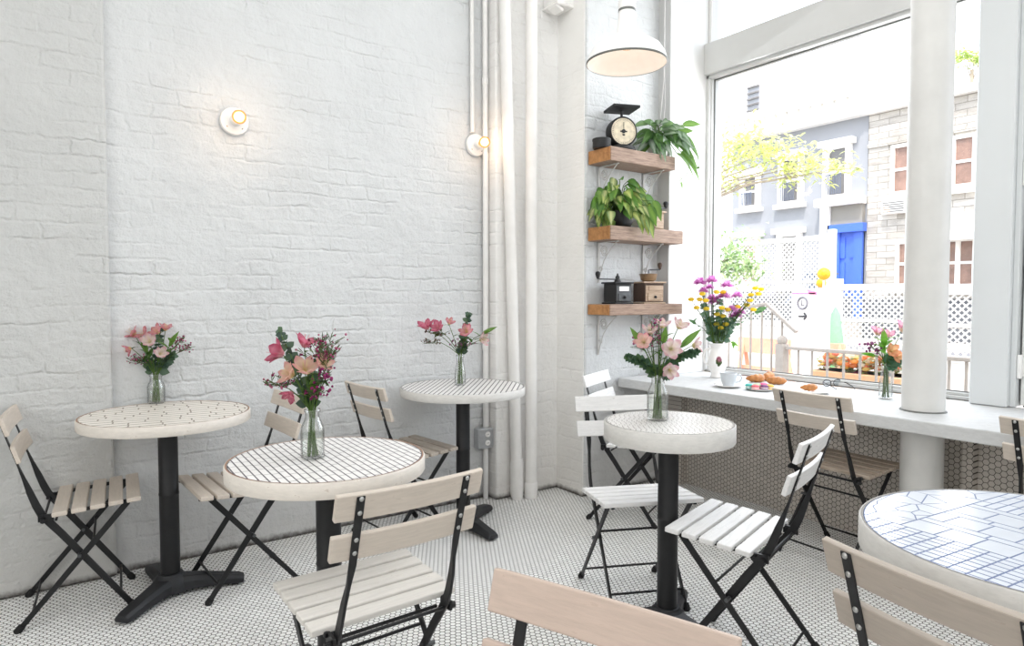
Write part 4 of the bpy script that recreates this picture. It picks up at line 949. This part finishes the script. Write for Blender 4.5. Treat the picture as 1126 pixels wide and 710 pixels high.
vase_stem('leafy_stem', 'pale green leafy stem reaching far right of the ceramic vase bouquet', 44, 74, -.02, mk_leafy(7, .07, .028, ('6f9a68', '86ac7c', '5c8a58')))
vase_stem('leafy_stem', 'thin leafy stem hanging left over the ceramic vase lip', -30, 62, -.04, mk_leafy(6, .05, .018, ('6f9a68', '5c8a58')))
vase_stem('leafy_stem', 'small bright green leaf low right of the ceramic vase lip', 18, 37, -.03, mk_leafy(2, .04, .018, ('6fae3c', '86c04a')))

# ------------------------------------------------------------------ tableware on the counter
cu = onz(801, 425.5, CT)
sa = thing('saucer', 'white saucer under the coffee cup', 'saucer', cu)
MB().lathe([(.04, 0), (.045, .002), (.078, .013), (.080, .016), (.074, .014), (.045, .006), (0, .005)], 40).build('dish', 'ceramic', sa, smooth=True)
cp_ = thing('coffee_cup', 'white coffee cup on a saucer beside the ceramic vase', 'cup', cu + Vector((0, 0, .0055))); cp_.scale = (1.14, 1.14, 1.14)
MB().shell([(.0001, .0), (.026, 0), (.028, .004), (.036, .03), (.041, .06), (.042, .068), (.039, .066), (.033, .03), (.0001, .006)], 36).build('bowl', 'cup_shaded', cp_, smooth=True)
MB().tube([RT * .038 + Vector((0, 0, .055)), RT * .06 + Vector((0, 0, .057)), RT * .066 + Vector((0, 0, .04)), RT * .055 + Vector((0, 0, .022)), RT * .034 + Vector((0, 0, .018))], .0045, 8).build('handle', 'cup_shaded', cp_, smooth=True)
MB().lathe([(.0385, .055), (0, .0552)], 28).build('coffee', 'brownbox', cp_)
dp = onz(836, 429, CT)
dt = thing('dessert_plate', 'white plate holding macarons on the counter', 'plate', dp)
MB().lathe([(.045, 0), (.05, .002), (.078, .012), (.080, .015), (.074, .013), (.048, .006), (0, .005)], 40).build('dish', 'ceramic', dt, smooth=True)
dk = (dp - CAM).dot(FW) / F
for nm, x, v_, w, c in [('teal', -.054, .02, .012, '49b6ad'), ('coral red', -.034, -.022, .012, 'e8707a'), ('pale green', -.008, .028, .012, 'a9c79a'), ('purple', .012, -.026, .012, '7c4a78'), ('yellow', .048, -.012, .012, 'e6c05a'), ('hot pink', .03, .03, .015, 'e95f93')]:
    mc = thing('macaron', nm + ' macaron on the white plate', 'macaron', dp + RT * x + FLAT * v_ + Vector((0, 0, w + .006)), random.random(), 'macarons')
    mt = paint(nm.replace(' ', '_') + '_macaron', c, .6, var=.08)
    for s_ in (-1, 1): MB().lathe([(.02, .003 * s_), (.0225, .005 * s_), (.021, .011 * s_), (.012, .0155 * s_), (0, .0165 * s_)], 20).build('shell', mt, mc, smooth=True)
    MB().lathe([(.0195, -.0035), (.0205, 0), (.0195, .0035)], 18).build('filling', 'ceramic', mc, smooth=True)
def croissant(loc, rz, s, label):
    t = thing('croissant', label, 'croissant', loc, rz, 'croissants'); mb = MB(); N = 26; pts = []; rs = []
    for i in range(N + 1):
        u_ = i / N * 2 - 1; a = u_ * 1.25
        pts.append((s * .062 * math.sin(a), s * (.05 - .055 * math.cos(a)), s * (.026 - .004 * abs(u_))))
        seg = abs(math.sin(u_ * 8.2)); rs.append(max(.003, s * .028 * (1 - abs(u_) ** 2.2 * .8) * (.84 + .16 * seg)))
    mb.tube(pts, rs, 12, (0, 0, 1)); mb.build('pastry', 'pastry', t, smooth=True); return t
for x, y, rz, s_, lb in [(834, 420.5, .3, .95, 'golden croissant behind the macaron plate, left one'), (846.5, 418.5, 1.0, 1.05, 'golden croissant behind the macaron plate, tallest middle one'), (855, 423, -.4, .9, 'golden croissant behind the macaron plate, right one')]:
    q_ = onz(x, y, CT); croissant(q_ + FLAT * .02, rz + HEAD - PI / 2, s_, lb)
pp = onz(893, 432, CT)
pt = thing('pastry_plate', 'white plate with a pastry, behind the counter chair back', 'plate', pp)
MB().lathe([(.05, 0), (.055, .002), (.088, .011), (.090, .014), (.084, .012), (.055, .006), (0, .005)], 40).build('dish', 'ceramic', pt, smooth=True)
croissant(pp + FLAT * .02 + Vector((0, 0, .009)), HEAD - PI / 2 + .2, .75, 'half eaten tan croissant on the plate behind the counter chair')
gp = onz(915, 425, CT)
gl = thing('eyeglasses', 'dark rimmed eyeglasses folded open on the counter', 'glasses', gp, HEAD - PI / 2 + .15)
for s_ in (-1, 1):
    ringp = [(s_ * .033 + .024 * math.cos(a), 0, .022 + .019 * math.sin(a)) for a in [2 * PI * i / 20 for i in range(21)]]
    MB().tube(ringp, .0022, 6).build('rim', 'dark', gl, smooth=40)
    MB().lathe([(.022, -.0005), (.022, .0005)], 20, (s_ * .033, 0, .022), Matrix.Rotation(PI / 2, 3, 'X')).build('lens', 'lens', gl)
    MB().tube([(s_ * .058, 0, .03), (s_ * .064, -.03, .026), (s_ * .062, -.09, .014), (s_ * .055, -.12, .003)], .0022, 6).build('temple', 'dark', gl, smooth=40)
MB().tube([(-.01, 0, .028), (0, 0, .032), (.01, 0, .028)], .0022, 6).build('bridge', 'dark', gl, smooth=40)

# ------------------------------------------------------------------ the street outside
GZ = -.15
M.update(
    pave=paint('sun bleached pavement'.replace(' ', '_'), 'b9b3ac', .9, var=.12, scale=2), asphalt=paint('asphalt', '77777a', .95, var=.15, scale=4),
    stucco=paint('pale_grey_stucco', '97999e', .9, var=.04, scale=2), whitebuild=paint('white_building_paint', 'f2f2f2', .9, var=.03, scale=1), whitetrim=paint('white_exterior_trim', 'f4f2ee', .7, var=.04),
    bluedoor=paint('cobalt_blue_paint', '4069d2', .5, var=.1), pane=paint('street_window_pane', '7d7a78', .15, var=.4, scale=3), pane_red=paint('street_window_curtain', '9a7a6c', .3, var=.4, scale=4), ironrail=paint('iron_railing', '5a6478', .5),
    greystone=paint('grey_stone', '8f8b84', .9), basec=paint('dark_base_course', '5d5f64', .9), fence=paint('white_lattice_paint', 'd6d6d4', .7, var=.04), rail=paint('weathered_rail_paint', 'b0a8a0', .7, var=.12), orange=paint('orange_plastic', 'eba58a', .6), planter=paint('terracotta_planter', 'e8b78c', .8, var=.15), signw=paint('sign_board', 'f3f1f1', .6, var=.03), pinkp=paint('pink_sign_paint', 'e884b4', .6), greyp=paint('grey_sign_paint', '7c7c84', .6), blackp=paint('black_sign_paint', '3a3a3e', .6),
    yellow=paint('amber_plastic', 'f0a80c', .5), greenp=paint('green_plastic', '7fd08a', .6), bark=paint('bark', 'b3a594', .9, var=.3, scale=12, bump=.5))
def stone(name):
    t = NT(name); v = t.coord(); sx = t.n('ShaderNodeSeparateXYZ'); t.l(v, sx.inputs[0]); cx = t.n('ShaderNodeCombineXYZ'); t.l(sx.outputs[1], cx.inputs[0]); t.l(sx.outputs[2], cx.inputs[1])
    b = t.n('ShaderNodeTexBrick'); t.l(cx.outputs[0], b.inputs['Vector']); b.inputs['Scale'].default_value = 1; b.inputs['Brick Width'].default_value = .62; b.inputs['Row Height'].default_value = .2; b.inputs['Mortar Size'].default_value = .012
    b.inputs['Color1'].default_value = lin('c9c4bd'); b.inputs['Color2'].default_value = lin('a8a29a'); b.inputs['Mortar'].default_value = lin('8d8880')
    f = t.noise(t.scaled(v, (1, .6, 2.5)), 3, 6, .7); c = t.mixc(t.ramp(f, [(.45, (0, 0, 0)), (.75, (.55, .55, .55))]), b.outputs['Color'], lin('6e6862'))
    t.bsdf(c, .9, 0, t.bump(b.outputs['Fac'], -.4, .02)); return t.m
M['stone'] = stone('pale_stone_blocks')
structure('ground_outside', MB().span((WX + .25, -14, GZ - .2), (70, 60, GZ)), 'pave')
structure('trim_street', MB().span((10.5, -14, GZ), (18.5, 60, GZ + .01)), 'asphalt')
FX = 22.0
def q(px, py, X=FX): v_ = onx(px, py, X); return v_.y, v_.z
def face_window(parent, px0, px1, py0, py1, X, frame='whitetrim', pane='pane', sill=True, hood=True, bars=True):
    y1, _ = q(px0, py0, X); y0, _ = q(px1, py0, X); xm = (px0 + px1) / 2; z1 = q(xm, py0, X)[1]; z0 = q(xm, py1, X)[1]; w = .10
    fr = MB().span((X - .1, y0 - w, z0 - w), (X + .05, y0, z1 + w)).span((X - .1, y1, z0 - w), (X + .05, y1 + w, z1 + w)).span((X - .1, y0, z1), (X + .05, y1, z1 + w)).span((X - .1, y0, z0 - w), (X + .05, y1, z0)).span((X - .06, y0, (z0 + z1) / 2 - .04), (X + .05, y1, (z0 + z1) / 2 + .04))
    if sill: fr.span((X - .25, y0 - .3, z0 - w - .16), (X + .02, y1 + .3, z0 - w))
    if hood: fr.span((X - .28, y0 - .32, z1 + w), (X + .02, y1 + .32, z1 + w + .2)).span((X - .12, y0 - .2, z0 - w), (X + .02, y0 - w, z1 + w)).span((X - .12, y1 + w, z0 - w), (X + .02, y1 + .2, z1 + w))
    f = fr.build('window', frame, parent); MB().span((X - .02, y0, z0), (X + .02, y1, z1)).build('pane', pane, f)
    if bars:
        mb = MB(); n = 8
        for i in range(n): yy = y0 + (y1 - y0) * (i + .5) / n; mb.span((X - .3, yy - .012, z0), (X - .28, yy + .012, z0 + (z1 - z0) * .42))
        mb.span((X - .3, y0, z0 + (z1 - z0) * .42), (X - .28, y1, z0 + (z1 - z0) * .42 + .03)).build('guard_rail', 'ironrail', f)
    return f
# pale grey house
yR = q(954, 200)[0]; yL = q(806, 200)[0]; zt = q(900, 135)[1]
h1 = thing('town_house', 'pale grey stucco house with a cobalt blue door across the street', 'building', (FX, (yR + yL) / 2, GZ)); o0 = Vector((FX, (yR + yL) / 2, GZ))
def hb(mb, name, mat, parent, root, **kw):
    mb.v = [tuple(Vector(v_) - root) for v_ in mb.v]; return mb.build(name, mat, parent, **kw)
class Sub(MB):
    pass
_build = MB.build
def build_at(root):
    def b(self, name, mat, parent=None, **kw):
        self.v = [tuple(Vector(v_) - root) for v_ in self.v]; return _build(self, name, mat, parent, **kw)
    return b
MB.build = build_at(o0)
MB().span((FX, yR, GZ), (FX + 9, yL, zt)).build('wall', 'stucco', h1)
MB().span((FX - .08, yR, GZ), (FX, yL, 1.2)).build('base_course', 'basec', h1)
mb = MB().span((FX - .35, yR, zt - .12), (FX + 9, yL, zt + .5)).span((FX - .55, yR, zt + .5), (FX + 9, yL, zt + .8))
n = 12
for i in range(n): yy = yR + (yL - yR) * (i + .5) / n; mb.span((FX - .6, yy - .12, zt - .05), (FX - .35, yy + .12, zt + .5))
mb.build('cornice', 'whitetrim', h1)
face_window(h1, 820, 832, 196, 226, FX); face_window(h1, 863, 879, 176, 221, FX); face_window(h1, 913, 931, 164, 214, FX)
face_window(h1, 818, 832, 264, 312, FX, pane='pane_red', bars=False); face_window(h1, 861, 877, 260, 312, FX, bars=False)
y1 = q(917, 260)[0]; y0 = q(951, 260)[0]; z1 = q(934, 254)[1]
d = MB().span((FX - .06, y0, GZ + .6), (FX + .06, y1, z1)).span((FX - .16, y0, GZ + .6), (FX, y0 + .28, z1)).span((FX - .16, y1 - .28, GZ + .6), (FX, y1, z1)).span((FX - .3, y0 - .08, z1 - .05), (FX, y1 + .08, z1 + .22)).build('door', 'bluedoor', h1)
mb = MB(); yc = (y0 + y1) / 2
for s_ in (-1, 1):
    for za, zb in ((z1 - .9, z1 - .2), (z1 - 2.0, z1 - 1.05)): mb.span((FX - .1, yc + s_ * .08 if s_ > 0 else yc - .36, za), (FX - .05, yc + .36 if s_ > 0 else yc - .08, zb))
mb.build('door_panel', 'bluedoor', d)
MB().span((FX - .2, y0 - .0, z1 + .22), (FX + .02, y1, z1 + .85)).build('door_lintel', 'greystone', h1)
MB().span((FX - .5, y0 - .04, z1 + .85), (FX, y1 + .45, z1 + 1.1)).span((FX - .3, y1 + .02, GZ), (FX, y1 + .35, z1 + .85)).build('door_surround', 'whitetrim', h1)
mb = MB()
for i in range(12): yy = y0 + .1 + (y1 - y0 - .2) * i / 11; mb.span((FX - 1.6, yy - .015, GZ), (FX - 1.57, yy + .015, GZ + 2.1))
mb.span((FX - 1.62, y0, GZ + 2.05), (FX - 1.55, y1, GZ + 2.12)); mb.tube([(FX - 1.6, y1, GZ + 2.1), (FX - 2.4, y1 + .25, GZ + 1.1)], .035, 6)
mb.build('stoop_railing', 'ironrail', h1); MB().span((FX - 1.7, y0, GZ), (FX - .06, y1, GZ + .6)).build('stoop', 'pave', h1)
# stone house to the right
sR = q(1200, 200)[0]; zs = q(980, 122)[1]; o1 = Vector((FX, (sR + yR) / 2, GZ)); MB.build = build_at(o1)
h2 = thing('stone_house', 'weathered pale stone block house to the right of the grey house', 'building', o1)
MB().span((FX - .05, sR, GZ), (FX + 9, yR - .03, zs)).build('wall', 'stone', h2)
MB().span((FX - .12, sR, GZ), (FX - .05, yR - .03, 1.15)).build('base_course', 'basec', h2)
MB().span((FX - .3, sR, zs), (FX + 9, yR - .03, zs + .22)).build('parapet', 'whitetrim', h2)
MB().span((FX - .12, sR, q(960, 161)[1] - .06), (FX, yR - .03, q(960, 161)[1] + .06)).build('string_course', 'stone', h2)
face_window(h2, 985, 1001, 162, 210, FX - .06, hood=False, bars=False, pane='pane_red'); face_window(h2, 1052, 1071, 152, 202, FX - .06, hood=False, bars=False, pane='pane_red')
face_window(h2, 990, 1004, 268, 312, FX - .06, hood=False, bars=False, pane='pane_red'); face_window(h2, 1038, 1053.5, 266, 312, FX - .06, hood=False, bars=False, pane='pane_red'); face_window(h2, 1056.5, 1071, 265, 312, FX - .09, hood=False, bars=False, pane='pane_red')
yy, zz = q(988, 228); mb = MB().span((FX - .35, yy - .35, zz - .2), (FX, yy + .35, zz + .2))
ac = mb.build('air_conditioner', 'whitetrim', h2); mb = MB()
for i in range(5): mb.span((FX - .37, yy - .32, zz - .16 + i * .07), (FX - .35, yy + .32, zz - .13 + i * .07))
mb.build('grille', 'pane', ac)
mb = MB()
yy, zz = q(1064, 252); mb.add([(FX - .05, yy + 1.1, zz - .35), (FX - 1.0, yy + 1.1, zz - .35), (FX - 1.0, yy - .9, zz - .35), (FX - .05, yy - .9, zz - .35), (FX - .05, yy + 1.1, zz + .5), (FX - .05, yy - .9, zz + .5)], [(0, 1, 4), (1, 2, 5, 4), (2, 3, 5)]); mb.build('awning', 'whitetrim', h2)
# tall white block behind, left
BX = 34.0; a0 = q(838, 130, BX)[0]; a1 = q(760, 130, BX)[0]; o2 = Vector((BX, (a0 + a1) / 2, GZ)); MB.build = build_at(o2)
h3 = thing('white_block', 'tall plain white building behind the grey house', 'building', o2)
MB().span((BX, a0, GZ), (BX + 8, a1, q(800, 78, BX)[1])).build('wall', 'whitebuild', h3)
b0 = q(836, 110, BX)[0]; b1 = q(823, 110, BX)[0]; za = q(829, 128, BX)[1]; zb = q(829, 96, BX)[1]
wn = MB().span((BX - .1, b0 + .02, za), (BX + .02, b1, zb)).build('window', 'stucco', h3)
mb = MB()
for i in range(6): zz = za + (zb - za) * i / 5; mb.span((BX - .2, b0, zz - .05), (BX - .1, b1, zz + .04))
mb.build('shutter', 'pane', wn)
MB.build = _build

# lattice fences
def lattice(name, label, px0, px1, ptop, pbot, X, pitch=.052, w=.017):
    y1, zt_ = q(px0, ptop, X); y0 = q(px1, ptop, X)[0]; zb_ = q(px0, pbot, X)[1]; t = thing(name, label, 'fence', (X, (y0 + y1) / 2, GZ), 0, 'white lattice fences'); W = y1 - y0; H_ = zt_ - zb_; o = Vector((X, (y0 + y1) / 2, GZ))
    mb = MB(); rc = [(-W / 2, 0), (W / 2, 0), (W / 2, H_), (-W / 2, H_)]
    for sgn in (1, -1):
        k = -H_ - W
        while k < H_ + W:
            L_ = 4 + W; c0, c1 = (k - L_ / 2 if 0 else k), k
            dx, dy = math.cos(PI / 4) * sgn, math.sin(PI / 4); nx, ny = -dy, dx
            p0 = (k, 0); pl_ = [(p0[0] + dx * -L_ + nx * w / 2, dy * -L_ + ny * w / 2), (p0[0] + dx * -L_ - nx * w / 2, dy * -L_ - ny * w / 2), (p0[0] + dx * L_ - nx * w / 2, dy * L_ - ny * w / 2), (p0[0] + dx * L_ + nx * w / 2, dy * L_ + ny * w / 2)]
            if sum(pl_[i][0] * pl_[(i + 1) % 4][1] - pl_[(i + 1) % 4][0] * pl_[i][1] for i in range(4)) < 0: pl_ = pl_[::-1]
            pl_ = clip(pl_, rc); k += pitch * 1.414
            if len(pl_) < 3: continue
            off = .006 * sgn
            n_ = len(pl_); vs = [(off - .005, a_, b_ + zb_ - GZ) for a_, b_ in pl_] + [(off + .005, a_, b_ + zb_ - GZ) for a_, b_ in pl_]
            mb.add(vs, [tuple(range(n_)), tuple(range(2 * n_ - 1, n_ - 1, -1))] + [(i, n_ + i, n_ + (i + 1) % n_, (i + 1) % n_) for i in range(n_)])
    mb.build('lattice_panel', 'fence', t)
    zz = zb_ - GZ
    MB().span((-.02, -W / 2 - .03, zz + H_ - .02), (.02, W / 2 + .03, zz + H_ + .05)).span((-.02, -W / 2 - .03, zz - .05), (.02, W / 2 + .03, zz + .02)).span((-.02, -W / 2 - .03, zz + H_ * .5 - .02), (.02, W / 2 + .03, zz + H_ * .5 + .02)).build('rail', 'fence', t)
    for s_ in (-1, 1): MB().span((-.045, s_ * W / 2 - .045, 0), (.045, s_ * W / 2 + .045, zz + H_ + .12)).build('post', 'fence', t, bevel=.006)
    mb = MB(); n_ = max(3, int(W / .14))
    for i in range(n_): mb.span((-.012, -W / 2 + W * i / n_, .03), (.012, -W / 2 + W * (i + 1) / n_ - .012, zz - .03))
    mb.build('lower_boards', 'fence', t)
    return t
lattice('lattice_fence', 'tall white diagonal lattice fence panel in front of the grey house', 800, 915, 270, 352, 9.0)
lattice('lattice_fence', 'low white diagonal lattice fence panel left of the indoor column', 922, 1008, 317, 385, 8.2)
lattice('lattice_fence', 'low white diagonal lattice fence panel right of the indoor column', 1030, 1100, 322, 392, 7.6, .05, .015)

# stair railing with sloping hand rail
RX = 5.2
def railing(name, label, top, posts, rail_r=.022, newel=None):
    y0, z0 = q(*top[0], RX); t = thing(name, label, 'railing', (RX, y0, GZ)); o = Vector((RX, y0, GZ))
    pts = [Vector((RX, *q(a, b, RX))) - o for a, b in top]
    MB().sweep(pts, rect(.05, .028), (1, 0, 0)).build('hand_rail', 'rail', t, bevel=.004)
    for px, py in posts:
        yy, zz = q(px, py, RX); MB().tube([(0, yy - o.y, 0), (0, yy - o.y, zz - GZ)], .0105, 8).build('baluster', 'rail', t, smooth=40)
    if newel:
        yy, zz = q(*newel, RX); nw = MB().span((-.042, yy - o.y - .042, 0), (.042, yy - o.y + .042, zz - GZ)).build('newel_post', 'rail', t, bevel=.006); MB().ball((0, yy - o.y, zz - GZ + .03), .045, 14, 8).build('finial', 'rail', nw, smooth=True)
    return t
railing('stair_railing', 'weathered white stair railing with sloping hand rail left of the sign', [(796, 342), (843, 334), (876, 365)], [(802, 342), (815, 340), (826, 338), (838, 336), (849, 341), (860, 351)], newel=(860, 378))
railing('porch_railing', 'low weathered white railing between the sign and the counter bottle', [(862, 382), (945, 388), (1000, 391)], [(878, 384), (893, 385), (910, 386), (928, 387), (946, 388), (964, 389), (982, 390)])
railing('porch_railing', 'low weathered white railing right of the indoor column', [(1030, 393), (1075, 396), (1110, 398)], [(1044, 394), (1063, 396), (1082, 397)])
# A-board sign with logo and arrow
SXX = 6.4; y0, zt_ = q(888, 318, SXX); yw = abs(q(871, 330, SXX)[0] - q(905, 330, SXX)[0]) / 2
sg = thing('sidewalk_sign', 'white sidewalk sign with a grey round logo and an arrow pointing right', 'sign', (SXX, y0, GZ)); Hs = zt_ - GZ
MB().add([], []) 
bd = MB().span((-.015, -yw, .05), (.015, yw, Hs)).build('board', 'signw', sg, bevel=.01); MB().span((.12, -yw, 0), (.14, yw, Hs - .1)).build('back_board', 'signw', sg)
def yz(px, py): a, b = q(px, py, SXX); return a - y0, b - GZ
mb = MB(); a, b = yz(883.5, 333); R_ = .052
mb.tube([(-.018, a + R_ * math.cos(t_), b + R_ * 1.15 * math.sin(t_)) for t_ in [2 * PI * i / 24 for i in range(25)]], .011, 6); mb.span((-.022, a + .006, b - .022), (-.016, a + .016, b + .03)); mb.span((-.022, a - .022, b - .026), (-.016, a + .016, b - .016)); mb.build('round_logo', 'greyp', bd)
mb = MB(); a0, b0 = yz(879, 347.5); a1, b1 = yz(888, 347.5)
mb.span((-.02, a1, b0 - .010), (-.016, a0, b0 + .010))
for s_ in (1, -1): mb.tube([(-.018, a1, b1), (-.018, a1 + .03, b1 + s_ * .034)], .010, 6)
mb.build('arrow', 'blackp', bd)
mb = MB(); a0, b0 = yz(872, 322); a1, b1 = yz(898, 322); mb.span((-.02, a1, b1 - .012), (-.016, a0, b1 + .004)); a2, b2_ = yz(888, 319); mb.add([(-.02, a2, b2_ + .012), (-.02, a1 - .01, b1 + .012), (-.02, a1 - .02, b1 - .02), (-.02, a2 - .03, b1 - .012)], [(0, 1, 2, 3)]); mb.build('pink_stripe', 'pinkp', bd)
# amber balls, green post, orange barricades
for px, py, r_, lb in [(906, 301, .065, 'round amber ball lamp above the sidewalk sign, upper one'), (903, 311, .05, 'round yellow ball lamp above the sidewalk sign, lower one')]:
    LX = 6.6 if 'upper' in lb else 6.74; y_, z_ = q(px, py, LX); b = thing('warning_lamp', lb, 'lamp', (LX, y_, GZ)); MB().ball((0, 0, z_ - GZ), r_, 18, 12).build('globe', 'yellow', b, smooth=True); MB().tube([(0, 0, 0), (0, 0, z_ - GZ - r_ * .9)], .012, 8).build('pole', 'fence', b)
y_, z_ = q(919, 336, 7.4); gp_ = thing('traffic_delineator', 'pointed green plastic post between the lattice fences', 'post', (7.4, y_, GZ)); MB().lathe([(.16, 0), (.16, .04), (.11, .06), (.1, z_ - GZ - .5), (.05, z_ - GZ - .1), (.0, z_ - GZ)], 20).build('body', 'greenp', gp_, smooth=50)
def barricade(label, px, py, X, w):
    y_, z_ = q(px, py, X); t = thing('barricade', label, 'barrier', (X, y_, GZ), 0, 'orange street barricades'); h = z_ - GZ
    MB().span((-.02, -w / 2, h - .18), (.02, w / 2, h)).span((-.02, -w / 2, h - .5), (.02, w / 2, h - .34)).build('board', 'orange', t)
    for s_ in (-1, 1): MB().tube([(-.2, s_ * w * .4, 0), (0, s_ * w * .4, h)], .025, 8).tube([(.2, s_ * w * .4, 0), (0, s_ * w * .4, h)], .025, 8).build('leg', 'orange', t)
barricade('orange street barricade behind the stair railing', 842, 372, 7.0, .75); barricade('orange street barricade right of the sidewalk sign', 909, 377, 7.02, .4)
for px, py, X, r_, lb in [(866, 390, 6.0, .17, 'orange traffic cone behind the newel post')]:
    y_, z_ = q(px, py, X); c = thing('traffic_cone', lb, 'cone', (X, y_, GZ)); MB().lathe([(r_, .03), (.02, z_ - GZ), (0, z_ - GZ)], 20).build('cone', 'orange', c, smooth=50); MB().span((-r_ * 1.1, -r_ * 1.1, 0), (r_ * 1.1, r_ * 1.1, .03)).build('foot', 'orange', c)
# planter with blossoms
PX_ = 5.9; y1, zz = q(905, 405, PX_); y0 = q(1000, 405, PX_)[0]; pln = thing('flower_planter', 'long terracotta planter of orange and yellow flowers outside the window', 'planter', (PX_, (y0 + y1) / 2, GZ)); W = y1 - y0; h = zz - GZ
MB().span((-.16, -W / 2, 0), (.16, W / 2, h)).span((-.18, -W / 2 - .02, h - .06), (.18, W / 2 + .02, h)).build('trough', 'planter', pln, bevel=.01)
random.seed(3); lf = MB(); fl = MB()
for i in range(260):
    p = Vector((random.uniform(-.15, .15), random.uniform(-W / 2, W / 2), h + random.uniform(0, .13))); a = random.uniform(0, 2 * PI)
    lf.leaf(p, (math.cos(a), math.sin(a), .5), (0, 0, 1), .07, .035, g(random.choice(['a9bc7c', '8fa870', 'bcc890'])), .4)
    if i % 2 == 0: fl.ball(p + Vector((-.02, 0, .04)), random.uniform(.02, .035), 8, 5, (1, 1, .6), g(random.choice(['f2a468', 'f4b868', 'f6dc8a', 'f09a7c', 'f8f0dc', 'f8f0dc'])), .2)
lf.build('foliage', 'leaf', pln, smooth=True); fl.build('blossoms', 'petal', pln, smooth=True)
# trees
def tree(name, label, X, trunk_px, boughs, n, size, cols, seed):
    random.seed(seed); y_, _ = q(trunk_px, 330, X); t = thing(name, label, 'tree', (X, y_, GZ)); o = Vector((X, y_, GZ)); tr = MB(); lf = MB()
    pts = [Vector((X, *q(a, b, X))) - o for a, b, _ in boughs]; top = sum(pts, Vector()) / len(pts); top = Vector((0, 0, max(1.5, min(p.z for p in pts) - .3)))
    tr.tube([(0, 0, 0), (0.02, .03, top.z * .5), top], [.14, .11, .08], 10)
    for p, (_, _, rr) in zip(pts, boughs):
        tr.tube([top * .95, top.lerp(p, .5) + Vector((0, 0, .15)), p], [.035, .018, .006], 6)
        for k in range(int(n * rr * rr * 4)):
            d = Vector((random.gauss(0, 1), random.gauss(0, 1), random.gauss(0, .7))) * rr * .5; a = random.uniform(0, 2 * PI)
            lf.leaf(p + d, (math.cos(a), math.sin(a), random.uniform(-.6, .4)), (0, 0, 1), size * random.uniform(.7, 1.3), size * .5, g(random.choice(cols)), .3, n=3)
    tr.build('trunk', 'bark', t, smooth=50); lf.build('crown', 'leaf', t, smooth=True); return t
Y_ = ['f0f2a8', 'ecee90', 'e0e89a', 'f5f6c4', 'd8e4a4']
tree('street_tree', 'sunlit yellow green street tree with a long bough reaching right', 12.0, 735, [(795, 170, .75), (815, 150, .6), (825, 165, .6), (845, 165, .55), (860, 172, .5), (880, 178, .5), (898, 178, .4), (915, 182, .35), (930, 184, .22), (942, 184, .15), (800, 195, .5), (870, 195, .35)], 135, .13, Y_, 31)
tree('street_bush_tree', 'green young tree behind the stair railing at the left of the window', 7.6, 778, [(792, 268, .42), (800, 285, .45), (815, 298, .36), (790, 295, .4), (822, 290, .25)], 330, .085, ['a8c48a', 'bcd29a', '9aba84', 'd0dfae'], 32)
tree('far_tree', 'small green treetop above the stone house roof', 40.0, 1062, [(1054, 62, .5), (1062, 60, .55), (1072, 63, .5), (1086, 66, .6)], 60, .3, ['cfe08a', 'bcd27a', 'dde8a0'], 33)

# ------------------------------------------------------------------ light
w = bpy.data.worlds.new('sky'); scene.world = w; w.use_nodes = True; nt = w.node_tree; nt.nodes.clear()
out = nt.nodes.new('ShaderNodeOutputWorld'); bg = nt.nodes.new('ShaderNodeBackground'); sky = nt.nodes.new('ShaderNodeTexSky')
sky.sky_type = 'NISHITA'; sky.sun_disc = False; sky.sun_elevation = math.radians(55); sky.sun_rotation = math.radians(200); sky.dust_density = 3; sky.air_density = 1.0
mx = nt.nodes.new('ShaderNodeMix'); mx.data_type = 'RGBA'; mx.inputs[0].default_value = .88
nt.links.new(sky.outputs[0], mx.inputs[6]); mx.inputs[7].default_value = (.97, .985, 1.0, 1)
nt.links.new(mx.outputs[2], bg.inputs[0]); bg.inputs[1].default_value = 2.2; nt.links.new(bg.outputs[0], out.inputs[0])
sd = bpy.data.lights.new('sun', 'SUN'); sd.energy = 3.6; sd.angle = .02; sd.color = (1, .96, .9); so = bpy.data.objects.new('sun', sd); col.objects.link(so)
so.rotation_euler = Vector((.55, .25, -.95)).to_track_quat('-Z', 'Y').to_euler()
def area(name, loc, aim, size, energy, color=(1, 1, 1)):
    l_ = bpy.data.lights.new(name, 'AREA'); l_.shape = 'RECTANGLE'; l_.size, l_.size_y = size; l_.energy = energy; l_.color = color
    o = bpy.data.objects.new(name, l_); col.objects.link(o); o.location = loc; o.rotation_euler = (Vector(aim) - Vector(loc)).to_track_quat('-Z', 'Y').to_euler(); return o
area('daylight_front_window', (3.95, 2.1, 2.2), (0, 1.6, .6), (1.5, 2.4), 34, (.95, .975, 1))
area('added_front_fill', (.9, -2.3, 2.4), (1.2, 2.5, .8), (4.5, 2.2), 50, (.96, .98, 1))  # unseen fill light added behind the viewer to brighten the room
area('added_ceiling_fill', (1.3, 1.3, 3.68), (1.3, 1.3, 0), (2.6, 2.6), 34, (.98, .99, 1))  # added overhead fill, brightens floor, table tops and seats
area('added_back_fill', (-2.3, .9, 2.2), (2.5, 2.2, .9), (3.0, 2.4), 42, (1, .985, .965))  # unseen fill added to lift the pipe corner and faces turned this way
scene.view_settings.view_transform = 'Standard'; scene.view_settings.look = 'None'; scene.view_settings.exposure = 0.12; scene.view_settings.gamma = 1.0
scene.cycles.use_denoising = True; scene.cycles.max_bounces = 10; scene.cycles.transparent_max_bounces = 24; scene.cycles.diffuse_bounces = 6
scene.cycles.caustics_reflective = False; scene.cycles.caustics_refractive = False; scene.cycles.sample_clamp_indirect = 6
